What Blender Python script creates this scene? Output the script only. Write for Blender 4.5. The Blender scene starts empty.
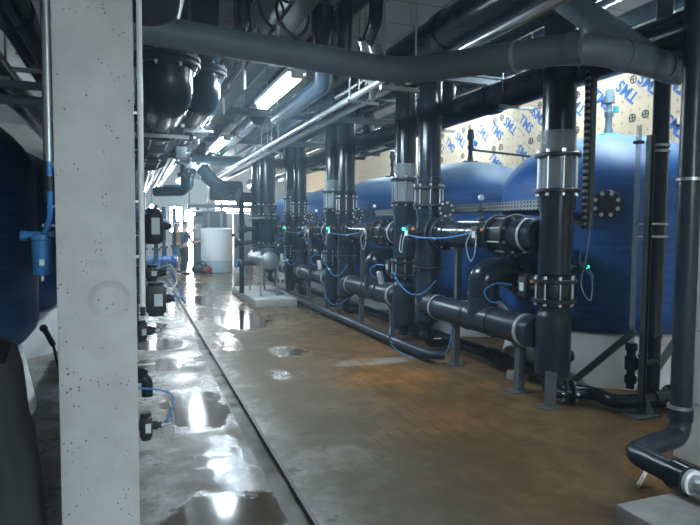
import bpy, bmesh, math, random
from mathutils import Vector, Matrix, Quaternion
random.seed(7)
PI = math.pi
SC = bpy.context.scene
COL = SC.collection
V = Vector
# ------------------------------------------------------------------ materials
def mat(name, col, rough=.5, metal=0., spec=.5, emit=None, es=0., alpha=1., noise=None, bump=None, trans=0., ior=1.45, coat=0.):
    m = bpy.data.materials.new(name); m.use_nodes = True
    nt = m.node_tree; b = nt.nodes['Principled BSDF']
    b.inputs['Base Color'].default_value = (*col, 1); b.inputs['Roughness'].default_value = rough
    b.inputs['Metallic'].default_value = metal; b.inputs['Specular IOR Level'].default_value = spec
    b.inputs['Alpha'].default_value = alpha; b.inputs['Transmission Weight'].default_value = trans
    b.inputs['IOR'].default_value = ior; b.inputs['Coat Weight'].default_value = coat
    if emit: b.inputs['Emission Color'].default_value = (*emit, 1); b.inputs['Emission Strength'].default_value = es
    if noise:                      # (scale, second colour, rough spread)
        tc = nt.nodes.new('ShaderNodeTexCoord'); n = nt.nodes.new('ShaderNodeTexNoise')
        n.inputs['Scale'].default_value = noise[0]; n.inputs['Detail'].default_value = 6
        nt.links.new(tc.outputs['Object'], n.inputs['Vector'])
        r = nt.nodes.new('ShaderNodeValToRGB'); r.color_ramp.elements[0].position = .35; r.color_ramp.elements[1].position = .7
        r.color_ramp.elements[0].color = (*col, 1); r.color_ramp.elements[1].color = (*noise[1], 1)
        nt.links.new(n.outputs['Fac'], r.inputs['Fac']); nt.links.new(r.outputs['Color'], b.inputs['Base Color'])
        mr = nt.nodes.new('ShaderNodeMapRange'); mr.inputs[3].default_value = max(0, rough-noise[2]); mr.inputs[4].default_value = rough+noise[2]
        nt.links.new(n.outputs['Fac'], mr.inputs[0]); nt.links.new(mr.outputs[0], b.inputs['Roughness'])
        if bump:
            bp = nt.nodes.new('ShaderNodeBump'); bp.inputs['Strength'].default_value = bump; bp.inputs['Distance'].default_value = .01
            nt.links.new(n.outputs['Fac'], bp.inputs['Height']); nt.links.new(bp.outputs[0], b.inputs['Normal'])
    return m

M = {}
M['pvc'] = mat('black_pvc', (.009, .016, .025), .22, spec=.38, noise=(5, (.018, .029, .042), .08))
M['pvc_dull'] = mat('dull_black_pvc', (.014, .022, .032), .32, spec=.35, noise=(4, (.023, .035, .048), .08))
M['pvc_grey'] = mat('grey_pvc', (.115, .16, .20), .42, noise=(3, (.14, .19, .235), .06))
M['inner'] = mat('sight_section_bore', (.055, .072, .082), .35)
M['iron'] = mat('black_iron', (.018, .022, .026), .38)
M['ring'] = mat('pale_joint_ring', (.33, .36, .37), .4)
M['bolt'] = mat('zinc_bolt', (.62, .64, .65), .32, 1.)
M['steel'] = mat('galvanised_steel', (.32, .35, .36), .42, .8, noise=(9, (.42, .45, .46), .1))
M['steel_dark'] = mat('grey_painted_steel', (.09, .11, .12), .45, .3)
M['conduit'] = mat('silver_conduit', (.62, .67, .68), .28, .85)
M['foil'] = mat('foil_lagging', (.6, .64, .66), .3, .9, noise=(7, (.4, .44, .46), .12), bump=1.)
M['clear'] = mat('clear_tube', (.42, .48, .50), .08, alpha=.28)
M['clear_thin'] = mat('clear_thin_tube', (.55, .64, .70), .06, alpha=.22)
M['white'] = mat('white_plastic', (.72, .75, .75), .4)
M['whitelabel'] = mat('pale_label', (.55, .60, .62), .5)
M['offwhite'] = mat('translucent_tank_plastic', (.74, .80, .82), .35)
M['waterline'] = mat('tank_plastic_below_waterline', (.42, .55, .60), .35)
M['hose'] = mat('blue_hose', (.04, .20, .50), .35)
M['greyhose'] = mat('grey_hose', (.36, .42, .45), .35)
M['filter'] = mat('blue_filter_bowl', (.03, .15, .33), .3)
M['led'] = mat('green_indicator', (0, .4, .15), .4, emit=(.02, 1, .35), es=2.2)
M['orange'] = mat('orange_plug', (.55, .16, .03), .5)
M['teal'] = mat('teal_handle', (.03, .30, .36), .45)
M['bluehandle'] = mat('blue_handle', (.03, .25, .55), .4)
M['box'] = mat('black_actuator_case', (.020, .024, .027), .5)
M['rubber'] = mat('black_sheet', (.006, .007, .008), .55, noise=(3, (.012, .013, .015), .1))
M['pump'] = mat('blue_pump_paint', (.02, .10, .30), .4)
M['red'] = mat('red_cloth', (.30, .03, .03), .8)
M['skin'] = mat('skin', (.45, .27, .19), .6)
M['hair'] = mat('dark_hair', (.015, .012, .010), .7)
M['navy'] = mat('navy_cloth', (.025, .035, .055), .85)
M['trouser'] = mat('dark_trouser_cloth', (.020, .025, .035), .85)
M['tan'] = mat('tan_cloth', (.34, .22, .09), .85)
M['khaki'] = mat('khaki_cloth', (.20, .19, .13), .85)
M['shoe'] = mat('dark_shoe', (.02, .02, .02), .6)
M['cabinet'] = mat('grey_cabinet_paint', (.30, .34, .36), .5)
M['darkcab'] = mat('dark_cabinet_paint', (.10, .12, .13), .5)
TUBE_COL = (.70, .875, 1.0)
M['tube'] = mat('lit_tube', (.9, .9, .9), .5, emit=TUBE_COL, es=70)
M['bulb'] = mat('lit_bulb', (.9, .9, .9), .5, emit=TUBE_COL, es=90)
M['daylight'] = mat('daylit_glass', (.9, .9, .9), .5, emit=(.88, .96, 1), es=13)
M['blue_print'] = mat('blue_print', (.03, .15, .46), .6)
M['dark_print'] = mat('dark_print', (.03, .03, .04), .6)
M['pencil'] = mat('pencil_mark', (.39, .41, .41), .8)
M['block'] = mat('pale_concrete_block', (.22, .22, .20), .85, noise=(7, (.33, .33, .31), .05), bump=.4)
M['pedestal'] = mat('pedestal_paint', (.55, .57, .57), .6, noise=(3, (.66, .68, .68), .06))

def nodes_of(m):
    nt = m.node_tree
    def N(t, **k):
        n = nt.nodes.new('ShaderNode' + t)
        for a, v in k.items(): setattr(n, a, v)
        return n
    def L(a, b): nt.links.new(a, b)
    return nt, N, L, nt.nodes['Principled BSDF']

def concrete(name, c1, c2, sc=1.3, rough=.8, pits=0., joint=None):
    m = mat(name, c1, rough); nt, N, L, b = nodes_of(m)
    g = N('NewGeometry')
    n = N('TexNoise'); n.inputs['Scale'].default_value = sc; n.inputs['Detail'].default_value = 9; n.inputs['Roughness'].default_value = .62
    L(g.outputs['Position'], n.inputs['Vector'])
    r = N('ValToRGB'); e = r.color_ramp.elements; e[0].position = .32; e[1].position = .68; e[0].color = (*c1, 1); e[1].color = (*c2, 1)
    L(n.outputs['Fac'], r.inputs['Fac']); out = r.outputs['Color']
    if pits:
        v = N('TexVoronoi'); v.inputs['Scale'].default_value = 42; L(g.outputs['Position'], v.inputs['Vector'])
        n2 = N('TexNoise'); n2.inputs['Scale'].default_value = 6; L(g.outputs['Position'], n2.inputs['Vector'])
        a = N('Math', operation='MULTIPLY'); L(n2.outputs['Fac'], a.inputs[0]); a.inputs[1].default_value = pits
        lt = N('Math', operation='LESS_THAN'); L(v.outputs['Distance'], lt.inputs[0]); L(a.outputs[0], lt.inputs[1])
        n3 = N('TexNoise'); n3.inputs['Scale'].default_value = 9; L(g.outputs['Position'], n3.inputs['Vector'])
        gt = N('Math', operation='GREATER_THAN'); L(n3.outputs['Fac'], gt.inputs[0]); gt.inputs[1].default_value = .57
        mu = N('Math', operation='MULTIPLY'); L(lt.outputs[0], mu.inputs[0]); L(gt.outputs[0], mu.inputs[1])
        mx = N('MixRGB'); L(mu.outputs[0], mx.inputs['Fac']); L(out, mx.inputs['Color1']); mx.inputs['Color2'].default_value = (.10, .10, .095, 1)
        out = mx.outputs['Color']
    if joint:
        bt = N('TexBrick'); bt.offset = .5; bt.inputs['Scale'].default_value = joint; bt.inputs['Mortar Size'].default_value = .006
        bt.inputs['Color1'].default_value = (1, 1, 1, 1); bt.inputs['Color2'].default_value = (.9, .9, .9, 1); bt.inputs['Mortar'].default_value = (.55, .55, .55, 1)
        L(g.outputs['Position'], bt.inputs['Vector'])
        mx = N('MixRGB', blend_type='MULTIPLY'); mx.inputs['Fac'].default_value = 1; L(out, mx.inputs['Color1']); L(bt.outputs['Color'], mx.inputs['Color2']); out = mx.outputs['Color']
    L(out, b.inputs['Base Color'])
    bp = N('Bump'); bp.inputs['Strength'].default_value = .25; bp.inputs['Distance'].default_value = .01; L(n.outputs['Fac'], bp.inputs['Height']); L(bp.outputs[0], b.inputs['Normal'])
    return m, N, L, b, out, g
M['ceil'] = concrete('ceiling_concrete', (.38, .375, .36), (.50, .49, .47), .8, .85, joint=.35)[0]
M['wall'] = concrete('wall_concrete', (.38, .39, .38), (.50, .51, .50), .7, .85)[0]
M['farwall'] = concrete('pale_wall', (.45, .49, .50), (.55, .59, .60), .5, .8)[0]
M['pad'] = concrete('pad_concrete', (.36, .36, .34), (.50, .50, .48), 2.5, .75)[0]

def pillar_mat():
    m, N, L, b, out, g = concrete('pillar_concrete', (.43, .44, .43), (.56, .57, .56), 3.2, .82, pits=.34)
    # ring-shaped stain left on the near face
    s = N('Vector_Math'.replace('_', ''), operation='SUBTRACT'); L(g.outputs['Position'], s.inputs[0]); s.inputs[1].default_value = (-.100, 3.1, 1.24)
    sx = N('SeparateXYZ'); L(s.outputs[0], sx.inputs[0]); cx = N('CombineXYZ'); L(sx.outputs['X'], cx.inputs['X']); L(sx.outputs['Z'], cx.inputs['Y'])
    ln = N('VectorMath', operation='LENGTH'); L(cx.outputs[0], ln.inputs[0])
    r = N('ValToRGB'); L(ln.outputs['Value'], r.inputs['Fac']); r.color_ramp.interpolation = 'LINEAR'
    e = r.color_ramp.elements; e[0].position = .060; e[0].color = (0, 0, 0, 1); e[1].position = .100; e[1].color = (0, 0, 0, 1)
    for p, v in ((.070, .5), (.090, .9)):
        q = e.new(p); q.color = (v, v, v, 1)
    # only the top arc is strong
    mr = N('MapRange'); L(sx.outputs['Z'], mr.inputs[0]); mr.inputs[1].default_value = -.09; mr.inputs[2].default_value = .06; mr.inputs[3].default_value = .15; mr.inputs[4].default_value = .8
    mu = N('Math', operation='MULTIPLY'); L(r.outputs['Color'], mu.inputs[0]); L(mr.outputs[0], mu.inputs[1])
    mx = N('MixRGB'); L(mu.outputs[0], mx.inputs['Fac']); L(out, mx.inputs['Color1']); mx.inputs['Color2'].default_value = (.33, .33, .31, 1)
    L(mx.outputs['Color'], b.inputs['Base Color'])
    return m
M['pillar'] = pillar_mat()

def board_mat():
    m = mat('printed_board', (.80, .62, .40), .7); nt, N, L, b = nodes_of(m)
    g = N('NewGeometry'); sx = N('SeparateXYZ'); L(g.outputs['Position'], sx.inputs[0])
    def grid(o, sp, w):
        a = N('Math', operation='PINGPONG'); L(o, a.inputs[0]); a.inputs[1].default_value = sp/2
        c = N('Math', operation='LESS_THAN'); L(a.outputs[0], c.inputs[0]); c.inputs[1].default_value = w; return c.outputs[0]
    def mul(a, c):
        x = N('Math', operation='MULTIPLY'); L(a, x.inputs[0]); L(c, x.inputs[1]); return x.outputs[0]
    ya, yb = grid(sx.outputs['Y'], .16, .006), grid(sx.outputs['Y'], .16, .028)
    za, zb = grid(sx.outputs['Z'], .16, .006), grid(sx.outputs['Z'], .16, .028)
    mx_ = N('Math', operation='MAXIMUM'); L(mul(ya, zb), mx_.inputs[0]); L(mul(yb, za), mx_.inputs[1])
    n = N('TexNoise'); n.inputs['Scale'].default_value = .9; L(g.outputs['Position'], n.inputs['Vector'])
    r = N('ValToRGB'); e = r.color_ramp.elements; e[0].color = (.74, .56, .36, 1); e[1].color = (.82, .68, .48, 1); L(n.outputs['Fac'], r.inputs['Fac'])
    mx = N('MixRGB'); L(mx_.outputs[0], mx.inputs['Fac']); L(r.outputs['Color'], mx.inputs['Color1']); mx.inputs['Color2'].default_value = (.50, .33, .20, 1)
    L(mx.outputs['Color'], b.inputs['Base Color']); return m
M['board'] = board_mat()

def tank_mat():
    m = mat('blue_tank', (.012, .06, .22), .52); nt, N, L, b = nodes_of(m)
    tc = N('TexCoord'); mp = N('Mapping'); mp.inputs['Scale'].default_value = (.7, .7, 9); L(tc.outputs['Object'], mp.inputs['Vector'])
    n = N('TexNoise'); n.inputs['Scale'].default_value = 3; n.inputs['Detail'].default_value = 7; L(mp.outputs[0], n.inputs['Vector'])
    r = N('ValToRGB'); e = r.color_ramp.elements; e[0].position = .3; e[1].position = .72
    e[0].color = (.006, .050, .18, 1); e[1].color = (.013, .095, .30, 1); L(n.outputs['Fac'], r.inputs['Fac'])
    # dust settled on the domed top (thicker on surfaces that face up)
    g = N('NewGeometry'); sx = N('SeparateXYZ'); L(g.outputs['Normal'], sx.inputs[0])
    n2 = N('TexNoise'); n2.inputs['Scale'].default_value = 2.4; n2.inputs['Detail'].default_value = 5; L(tc.outputs['Object'], n2.inputs['Vector'])
    ad = N('Math', operation='MULTIPLY_ADD'); L(n2.outputs['Fac'], ad.inputs[0]); ad.inputs[1].default_value = .5; L(sx.outputs['Z'], ad.inputs[2])
    mr = N('MapRange'); L(ad.outputs[0], mr.inputs[0]); mr.inputs[1].default_value = .78; mr.inputs[2].default_value = 1.25; mr.inputs[3].default_value = 0; mr.inputs[4].default_value = .8
    mx = N('MixRGB'); L(mr.outputs[0], mx.inputs['Fac']); L(r.outputs['Color'], mx.inputs['Color1']); mx.inputs['Color2'].default_value = (.19, .28, .34, 1)
    L(mx.outputs['Color'], b.inputs['Base Color'])
    bp = N('Bump'); bp.inputs['Strength'].default_value = .12; bp.inputs['Distance'].default_value = .01; L(n.outputs['Fac'], bp.inputs['Height']); L(bp.outputs[0], b.inputs['Normal'])
    return m
M['tank'] = tank_mat()

def slotted(name, axis, sp, frac, axis2=None, sp2=0, fr2=0):
    m = mat(name, (.32, .35, .36), .42, .8); nt, N, L, b = nodes_of(m)
    g = N('NewGeometry'); sx = N('SeparateXYZ'); L(g.outputs['Position'], sx.inputs[0])
    def dash(ax, sp, fr):
        a = N('Math', operation='PINGPONG'); L(sx.outputs[ax], a.inputs[0]); a.inputs[1].default_value = sp/2
        c = N('Math', operation='LESS_THAN'); L(a.outputs[0], c.inputs[0]); c.inputs[1].default_value = sp/2*fr; return c.outputs[0]
    d = dash(axis, sp, frac)
    if axis2:
        mu = N('Math', operation='MULTIPLY'); L(d, mu.inputs[0]); L(dash(axis2, sp2, fr2), mu.inputs[1]); d = mu.outputs[0]
    mx = N('MixRGB'); L(d, mx.inputs['Fac']); mx.inputs['Color1'].default_value = (.27, .29, .30, 1); mx.inputs['Color2'].default_value = (.012, .013, .015, 1)
    L(mx.outputs['Color'], b.inputs['Base Color']); return m
M['slotted_tray'] = slotted('slotted_tray_steel', 'Y', .055, .45, 'Z', .04, .5)
M['slotted_web'] = slotted('slotted_channel_steel', 'Z', .06, .55)
def floor_mat():
    m = mat('wet_floor', (.2, .18, .15), .4); nt, N, L, b = nodes_of(m)
    g = N('NewGeometry'); P = g.outputs['Position']; sx = N('SeparateXYZ'); L(P, sx.inputs[0])
    def noise(sc, d=6, ro=.55, vec=P):
        n = N('TexNoise'); n.inputs['Scale'].default_value = sc; n.inputs['Detail'].default_value = d; n.inputs['Roughness'].default_value = ro; L(vec, n.inputs['Vector']); return n.outputs['Fac']
    def mapr(i, a, c, lo=0., hi=1.):
        x = N('MapRange'); x.interpolation_type = 'SMOOTHSTEP'; L(i, x.inputs[0]); x.inputs[1].default_value = a; x.inputs[2].default_value = c; x.inputs[3].default_value = lo; x.inputs[4].default_value = hi; return x.outputs[0]
    def math_(op, a, c):
        x = N('Math', operation=op)
        for i, v in enumerate((a, c)):
            if isinstance(v, (int, float)): x.inputs[i].default_value = v
            else: L(v, x.inputs[i])
        return x.outputs[0]
    def mix(f, a, c):
        x = N('MixRGB'); L(f, x.inputs['Fac'])
        for i, v in (('Color1', a), ('Color2', c)):
            if isinstance(v, tuple): x.inputs[i].default_value = (*v, 1)
            else: L(v, x.inputs[i])
        return x.outputs['Color']
    n1, n2, n3 = noise(.55), noise(1.9, 8, .65), noise(11, 5)
    side = mapr(math_('ADD', sx.outputs['X'], math_('MULTIPLY', math_('SUBTRACT', n1, .5), .9)), .8, 1.25)
    grey = mix(mapr(n2, .35, .65), (.15, .145, .130), (.29, .285, .262))
    brown = mix(mapr(n2, .34, .66), (.095, .055, .020), (.165, .102, .046))
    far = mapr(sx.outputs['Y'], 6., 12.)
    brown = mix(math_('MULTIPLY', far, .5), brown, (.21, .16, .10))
    rust = mapr(n1, .50, .66); brown = mix(math_('MULTIPLY', rust, .65), brown, (.29, .105, .014))
    nb4 = noise(3.2, 9, .72); brown = mix(mapr(nb4, .40, .62, 0., .55), brown, (.050, .030, .014)); grey = mix(mapr(nb4, .42, .60, 0., .75), grey, (.13, .105, .07))
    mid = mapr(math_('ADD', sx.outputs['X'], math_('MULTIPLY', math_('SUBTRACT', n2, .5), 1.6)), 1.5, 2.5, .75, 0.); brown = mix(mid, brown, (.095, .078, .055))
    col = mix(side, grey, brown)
    # soaked patches with their own outlines: (cx, cy, rx, ry)
    n4 = noise(4.5, 8, .7); wob = math_('ADD', math_('MULTIPLY', math_('SUBTRACT', n2, .5), 1.0), math_('MULTIPLY', math_('SUBTRACT', n4, .5), 1.2))
    def blob(cx, cy, rx, ry, soft=.20):
        dx = math_('DIVIDE', math_('SUBTRACT', sx.outputs['X'], cx), rx); dy = math_('DIVIDE', math_('SUBTRACT', sx.outputs['Y'], cy), ry)
        d = math_('SQRT', math_('ADD', math_('MULTIPLY', dx, dx), math_('MULTIPLY', dy, dy)), 0)
        return mapr(math_('ADD', d, wob), 1-soft, 1+soft, 1., 0.)
    pud = None
    for q in ((.52, 5.3, .30, .80), (.36, 8.3, .40, .45), (.30, 7.1, .32, .42), (.25, 9.8, .3, .6), (.45, 3.2, .35, .35), (1.75, 10.2, .5, 1.2), (2.2, 16.3, .8, .7), (1.4, 13., .3, .9)):
        bq = blob(*q); pud = bq if pud is None else math_('MAXIMUM', pud, bq)
    col = mix(math_('MULTIPLY', pud, .85), col, (.050, .029, .012))
    pale = None
    for q in ((2.75, 6.45, .55, .17), (1.32, 3.80, .28, .26), (.35, 4.5, .3, .25)):
        bq = blob(*q); pale = bq if pale is None else math_('MAXIMUM', pale, bq)
    pale = math_('MULTIPLY', pale, mapr(nb4, .36, .58)); col = mix(math_('MULTIPLY', pale, .6), col, (.28, .265, .23))
    specks = mapr(n3, .70, .76); col = mix(math_('MULTIPLY', specks, .35), col, (.33, .31, .27))
    # trowel lines running along the hall
    wv = N('TexWave'); wv.bands_direction = 'X'; wv.inputs['Scale'].default_value = 2.2; wv.inputs['Distortion'].default_value = .4; L(P, wv.inputs['Vector'])
    lines = math_('MULTIPLY', mapr(wv.outputs['Fac'], .0, .05, 1., 0.), math_('MULTIPLY', side, mapr(n1, .45, .6)))
    col = mix(math_('MULTIPLY', lines, .6), col, (.04, .028, .018))
    L(col, b.inputs['Base Color'])
    # a film of water: thin sheets are glossy, drier skin is satin
    f1 = mapr(noise(1.1, 10, .72), .44, .58); f2 = mapr(noise(5., 8, .7), .40, .60)
    film = math_('MULTIPLY', f1, math_('ADD', .35, math_('MULTIPLY', f2, .65)))
    film = math_('MULTIPLY', math_('MULTIPLY', film, math_('SUBTRACT', 1, math_('MULTIPLY', pud, .8))), math_('SUBTRACT', 1, math_('MULTIPLY', side, .66)))
    wet = None
    for q in ((.60, 4.0, .13, .75), (.56, 7.3, .35, .40), (.45, 9.2, .40, .55), (.72, 5.7, .09, .7), (.35, 6.4, .3, .25), (1.25, 8.3, .18, .9), (1.9, 7.3, .25, .35), (1.5, 6.2, .12, .25)):
        bq = blob(*q, soft=.35); wet = bq if wet is None else math_('MAXIMUM', wet, bq)
    film = math_('MAXIMUM', film, math_('MULTIPLY', wet, math_('ADD', .55, math_('MULTIPLY', f2, .45))))
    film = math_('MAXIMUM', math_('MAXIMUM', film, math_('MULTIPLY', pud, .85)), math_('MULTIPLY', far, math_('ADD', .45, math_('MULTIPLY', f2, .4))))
    rough = mapr(film, 0., 1., .60, .07)
    rough = math_('ADD', rough, math_('MULTIPLY', pale, .2)); L(rough, b.inputs['Roughness'])
    L(math_('ADD', .13, math_('MULTIPLY', film, .42)), b.inputs['Specular IOR Level'])
    bp = N('Bump'); bp.inputs['Strength'].default_value = .22; bp.inputs['Distance'].default_value = .006
    L(math_('MULTIPLY', math_('ADD', n3, math_('MULTIPLY', nb4, 1.5)), math_('SUBTRACT', 1.15, film)), bp.inputs['Height']); L(bp.outputs[0], b.inputs['Normal'])
    return m
M['floor'] = floor_mat()
M['drain'] = mat('wet_drain', (.10, .088, .066), .16, noise=(3.5, (.22, .21, .18), .1), bump=.5)
M['drainedge'] = mat('drain_edge', (.022, .020, .018), .4)

# ------------------------------------------------------------------ mesh builder
def basis(d):
    d = V(d).normalized(); a = V((0, 0, 1)) if abs(d.z) < .9 else V((1, 0, 0))
    u = a.cross(d).normalized(); return u, d.cross(u), d
class MB:
    def __init__(s): s.v = []; s.f = []
    def ring(s, c, u, w, r, n):
        i = len(s.v); c = V(c)
        for k in range(n):
            a = 2*PI*k/n; s.v.append(c + u*(r*math.cos(a)) + w*(r*math.sin(a)))
        return list(range(i, i+n))
    def bridge(s, a, b):
        n = len(a)
        for k in range(n): s.f.append((a[k], a[(k+1) % n], b[(k+1) % n], b[k]))
    def lathe(s, o, d, prof, n=32, capA=True, capB=True):
        u, w, d = basis(d); o = V(o); prev = None
        for j, (r, z) in enumerate(prof):
            c = s.ring(o + d*z, u, w, max(r, 1e-4), n)
            if prev: s.bridge(prev, c)
            elif capA: s.f.append(tuple(reversed(c)))
            prev = c
        if capB: s.f.append(tuple(prev))
        return s
    def cyl(s, a, b, r, n=24, r2=None):
        a, b = V(a), V(b); return s.lathe(a, b-a, [(r, 0), (r if r2 is None else r2, (b-a).length)], n)
    def tube(s, a, b, ro, ri, n=32):
        a, b = V(a), V(b); h = (b-a).length
        i = len(s.v); s.lathe(a, b-a, [(ri, 0), (ro, 0), (ro, h), (ri, h), (ri, 0)], n, False, False); return s
    def path(s, pts, r, n=20, bend=None, caps=True, seg=7, collar=None):
        pts = [V(p) for p in pts]; bend = bend or r*1.6; out = [pts[0]]
        for i in range(1, len(pts)-1):
            p = pts[i]; a = (pts[i-1]-p); c = (pts[i+1]-p); la, lc = a.length, c.length; a.normalize(); c.normalize()
            t = min(bend, la*.49, lc*.49)
            p0, p1 = p+a*t, p+c*t
            for k in range(seg+1):
                q = k/seg; out.append(p0*(1-q)**2 + p*(2*q*(1-q)) + p1*q*q)
        out.append(pts[-1])
        d = (out[1]-out[0]).normalized(); u, w, _ = basis(d); prev = None
        for i, p in enumerate(out):
            if i == 0: t = out[1]-out[0]
            elif i == len(out)-1: t = out[-1]-out[-2]
            else: t = (out[i+1]-out[i]).normalized() + (out[i]-out[i-1]).normalized()
            t.normalize(); q = d.rotation_difference(t); u = q @ u; w = q @ w; d = t
            c = s.ring(p, u, w, r, n)
            if prev: s.bridge(prev, c)
            elif caps: s.f.append(tuple(reversed(c)))
            prev = c
        if caps: s.f.append(tuple(prev))
        return s
    def box(s, c, sz, rot=None, ch=0.):
        c = V(c); hx, hy, hz = (x/2 for x in sz); bm = bmesh.new(); bmesh.ops.create_cube(bm, size=1)
        for q in bm.verts: q.co = V((q.co.x*sz[0], q.co.y*sz[1], q.co.z*sz[2]))
        if ch: bmesh.ops.bevel(bm, geom=list(bm.edges), offset=ch, segments=2, affect='EDGES', profile=.6)
        i = len(s.v); bm.verts.index_update()
        for q in bm.verts: s.v.append(c + (rot @ q.co if rot else q.co))
        for f in bm.faces: s.f.append(tuple(i + q.index for q in f.verts))
        bm.free(); return s
    def sphere(s, c, r, sc=(1, 1, 1), n=16, m=10):
        c = V(c); rows = []
        for j in range(1, m):
            a = PI*j/m; i = len(s.v)
            for k in range(n):
                t = 2*PI*k/n; s.v.append(c + V((r*sc[0]*math.sin(a)*math.cos(t), r*sc[1]*math.sin(a)*math.sin(t), -r*sc[2]*math.cos(a))))
            rows.append(list(range(i, i+n)))
        for a, b in zip(rows, rows[1:]): s.bridge(a, b)
        s.v.append(c - V((0, 0, r*sc[2]))); b0 = len(s.v)-1; s.v.append(c + V((0, 0, r*sc[2]))); b1 = len(s.v)-1
        for k in range(n): s.f.append((rows[0][(k+1) % n], rows[0][k], b0)); s.f.append((rows[-1][k], rows[-1][(k+1) % n], b1))
        return s
    def beam(s, a, b, w, h, up=(0, 0, 1), ch=0.):
        a, b = V(a), V(b); d = (b-a); ln = d.length; d.normalize(); x = V(up).cross(d)
        if x.length < 1e-4: x = V((1, 0, 0)).cross(d)
        x.normalize(); z = d.cross(x); R = Matrix((x, d, z)).transposed()
        return s.box((a+b)/2, (w, ln, h), R, ch)
    def add(s, o):
        i = len(s.v); s.v += o.v; s.f += [tuple(i+k for k in f) for f in o.f]; return s
    def mesh(s, name, off=None):
        me = bpy.data.meshes.new(name); off = off or V((0, 0, 0))
        me.from_pydata([tuple(p-off) for p in s.v], [], s.f); me.validate()
        bm = bmesh.new(); bm.from_mesh(me); bmesh.ops.recalc_face_normals(bm, faces=list(bm.faces)); bm.to_mesh(me); bm.free()
        me.shade_smooth(); me.set_sharp_from_angle(angle=math.radians(38)); return me

def wpos(o):
    p = V(o.location)
    while o.parent: o = o.parent; p = p + V(o.location)
    return p
def link(name, me, m, parent=None, loc=(0, 0, 0), rot=None):
    o = bpy.data.objects.new(name, me); COL.objects.link(o)
    if me is not None and m is not None and not me.materials: me.materials.append(M[m] if isinstance(m, str) else m)
    o.parent = parent; o.location = loc
    if rot is not None: o.rotation_mode = 'QUATERNION'; o.rotation_quaternion = rot
    return o
def part(name, mb, m, parent, label=None):
    """mesh given in world coordinates; origin at the parent's origin"""
    o = link(name, mb.mesh(name, wpos(parent)), m, parent)
    if label: o['label'] = label
    return o
def tag(o, label, cat, group=None, kind=None):
    if label: o['label'] = label
    if cat: o['category'] = cat
    if group: o['group'] = group
    if kind: o['kind'] = kind
    return o
def thing(name, label, cat, loc=(0, 0, 0), group=None):
    o = bpy.data.objects.new(name, None); COL.objects.link(o); o.location = loc; o.empty_display_size = .1
    return tag(o, label, cat, group)
def single(name, mb, m, label, cat, group=None, kind=None):
    c = V((sum(p.x for p in mb.v)/len(mb.v), sum(p.y for p in mb.v)/len(mb.v), min(p.z for p in mb.v)))
    return tag(link(name, mb.mesh(name, c), m, None, c), label, cat, group, kind)
def struct(name, mb, m, parent=None):
    if parent: return part(name, mb, m, parent)
    o = link(name, mb.mesh(name), m); o['kind'] = 'structure'; return o
CACHE = {}
def cached(key, fn):
    if key not in CACHE: CACHE[key] = fn()
    return CACHE[key]
def zrot(d): return V((0, 0, 1)).rotation_difference(V(d).normalized())
def bolt_mesh():
    b = MB(); b.lathe((0, 0, 0), (0, 0, 1), [(.017, 0), (.017, .016), (.010, .016), (.010, .03)], 6); return b.mesh('bolt')
def flange(root, c, d, R, ri=.1, th=.032, nb=8, fine=True, m='iron', bm_='bolt', both=False, name='flange', bs=1.):
    c = V(c) - wpos(root)
    def mk():
        b = MB(); b.lathe((0, 0, -th/2), (0, 0, 1), [(ri, 0), (R-.006, 0), (R, .006), (R, th-.006), (R-.006, th), (ri, th)], 36)
        if not fine:
            for k in range(nb):
                a = 2*PI*(k+.5)/nb; p = V((math.cos(a), math.sin(a), 0))*(R-.03)
                b.cyl(p+V((0, 0, -th/2-.02)), p+V((0, 0, th/2+.02)), .015, 6)
        return b.mesh(name)
    f = link(name, cached((name, R, ri, th, nb, fine, m), mk), m, root, c, zrot(d))
    if fine:
        for k in range(nb):
            a = 2*PI*(k+.5)/nb
            for sgn in ((1, -1) if both else (1,)):
                o = link('bolt', cached('bolt', bolt_mesh), bm_, f, (math.cos(a)*(R-.03), math.sin(a)*(R-.03), sgn*th/2), None if sgn > 0 else Quaternion((1, 0, 0), PI))
                o.scale = (bs, bs, bs)
    return f
def rods(root, c0, c1, R, nb=8, r=.009, m='bolt', name='tie_rod'):
    c0, c1 = V(c0)-wpos(root), V(c1)-wpos(root); d = c1-c0; ln = d.length
    u, w, dn = basis(d)
    def mk():
        b = MB(); b.cyl((0, 0, -.03), (0, 0, ln+.03), r, 8); b.lathe((0, 0, -.045), (0, 0, 1), [(.017, 0), (.017, .016)], 6); b.lathe((0, 0, ln+.03), (0, 0, 1), [(.017, 0), (.017, .016)], 6)
        return b.mesh(name)
    me = cached((name, round(ln, 3), r), mk)
    for k in range(nb):
        a = 2*PI*(k+.5)/nb
        link(name, me, m, root, c0 + u*(math.cos(a)*R) + w*(math.sin(a)*R), zrot(dn))
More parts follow.
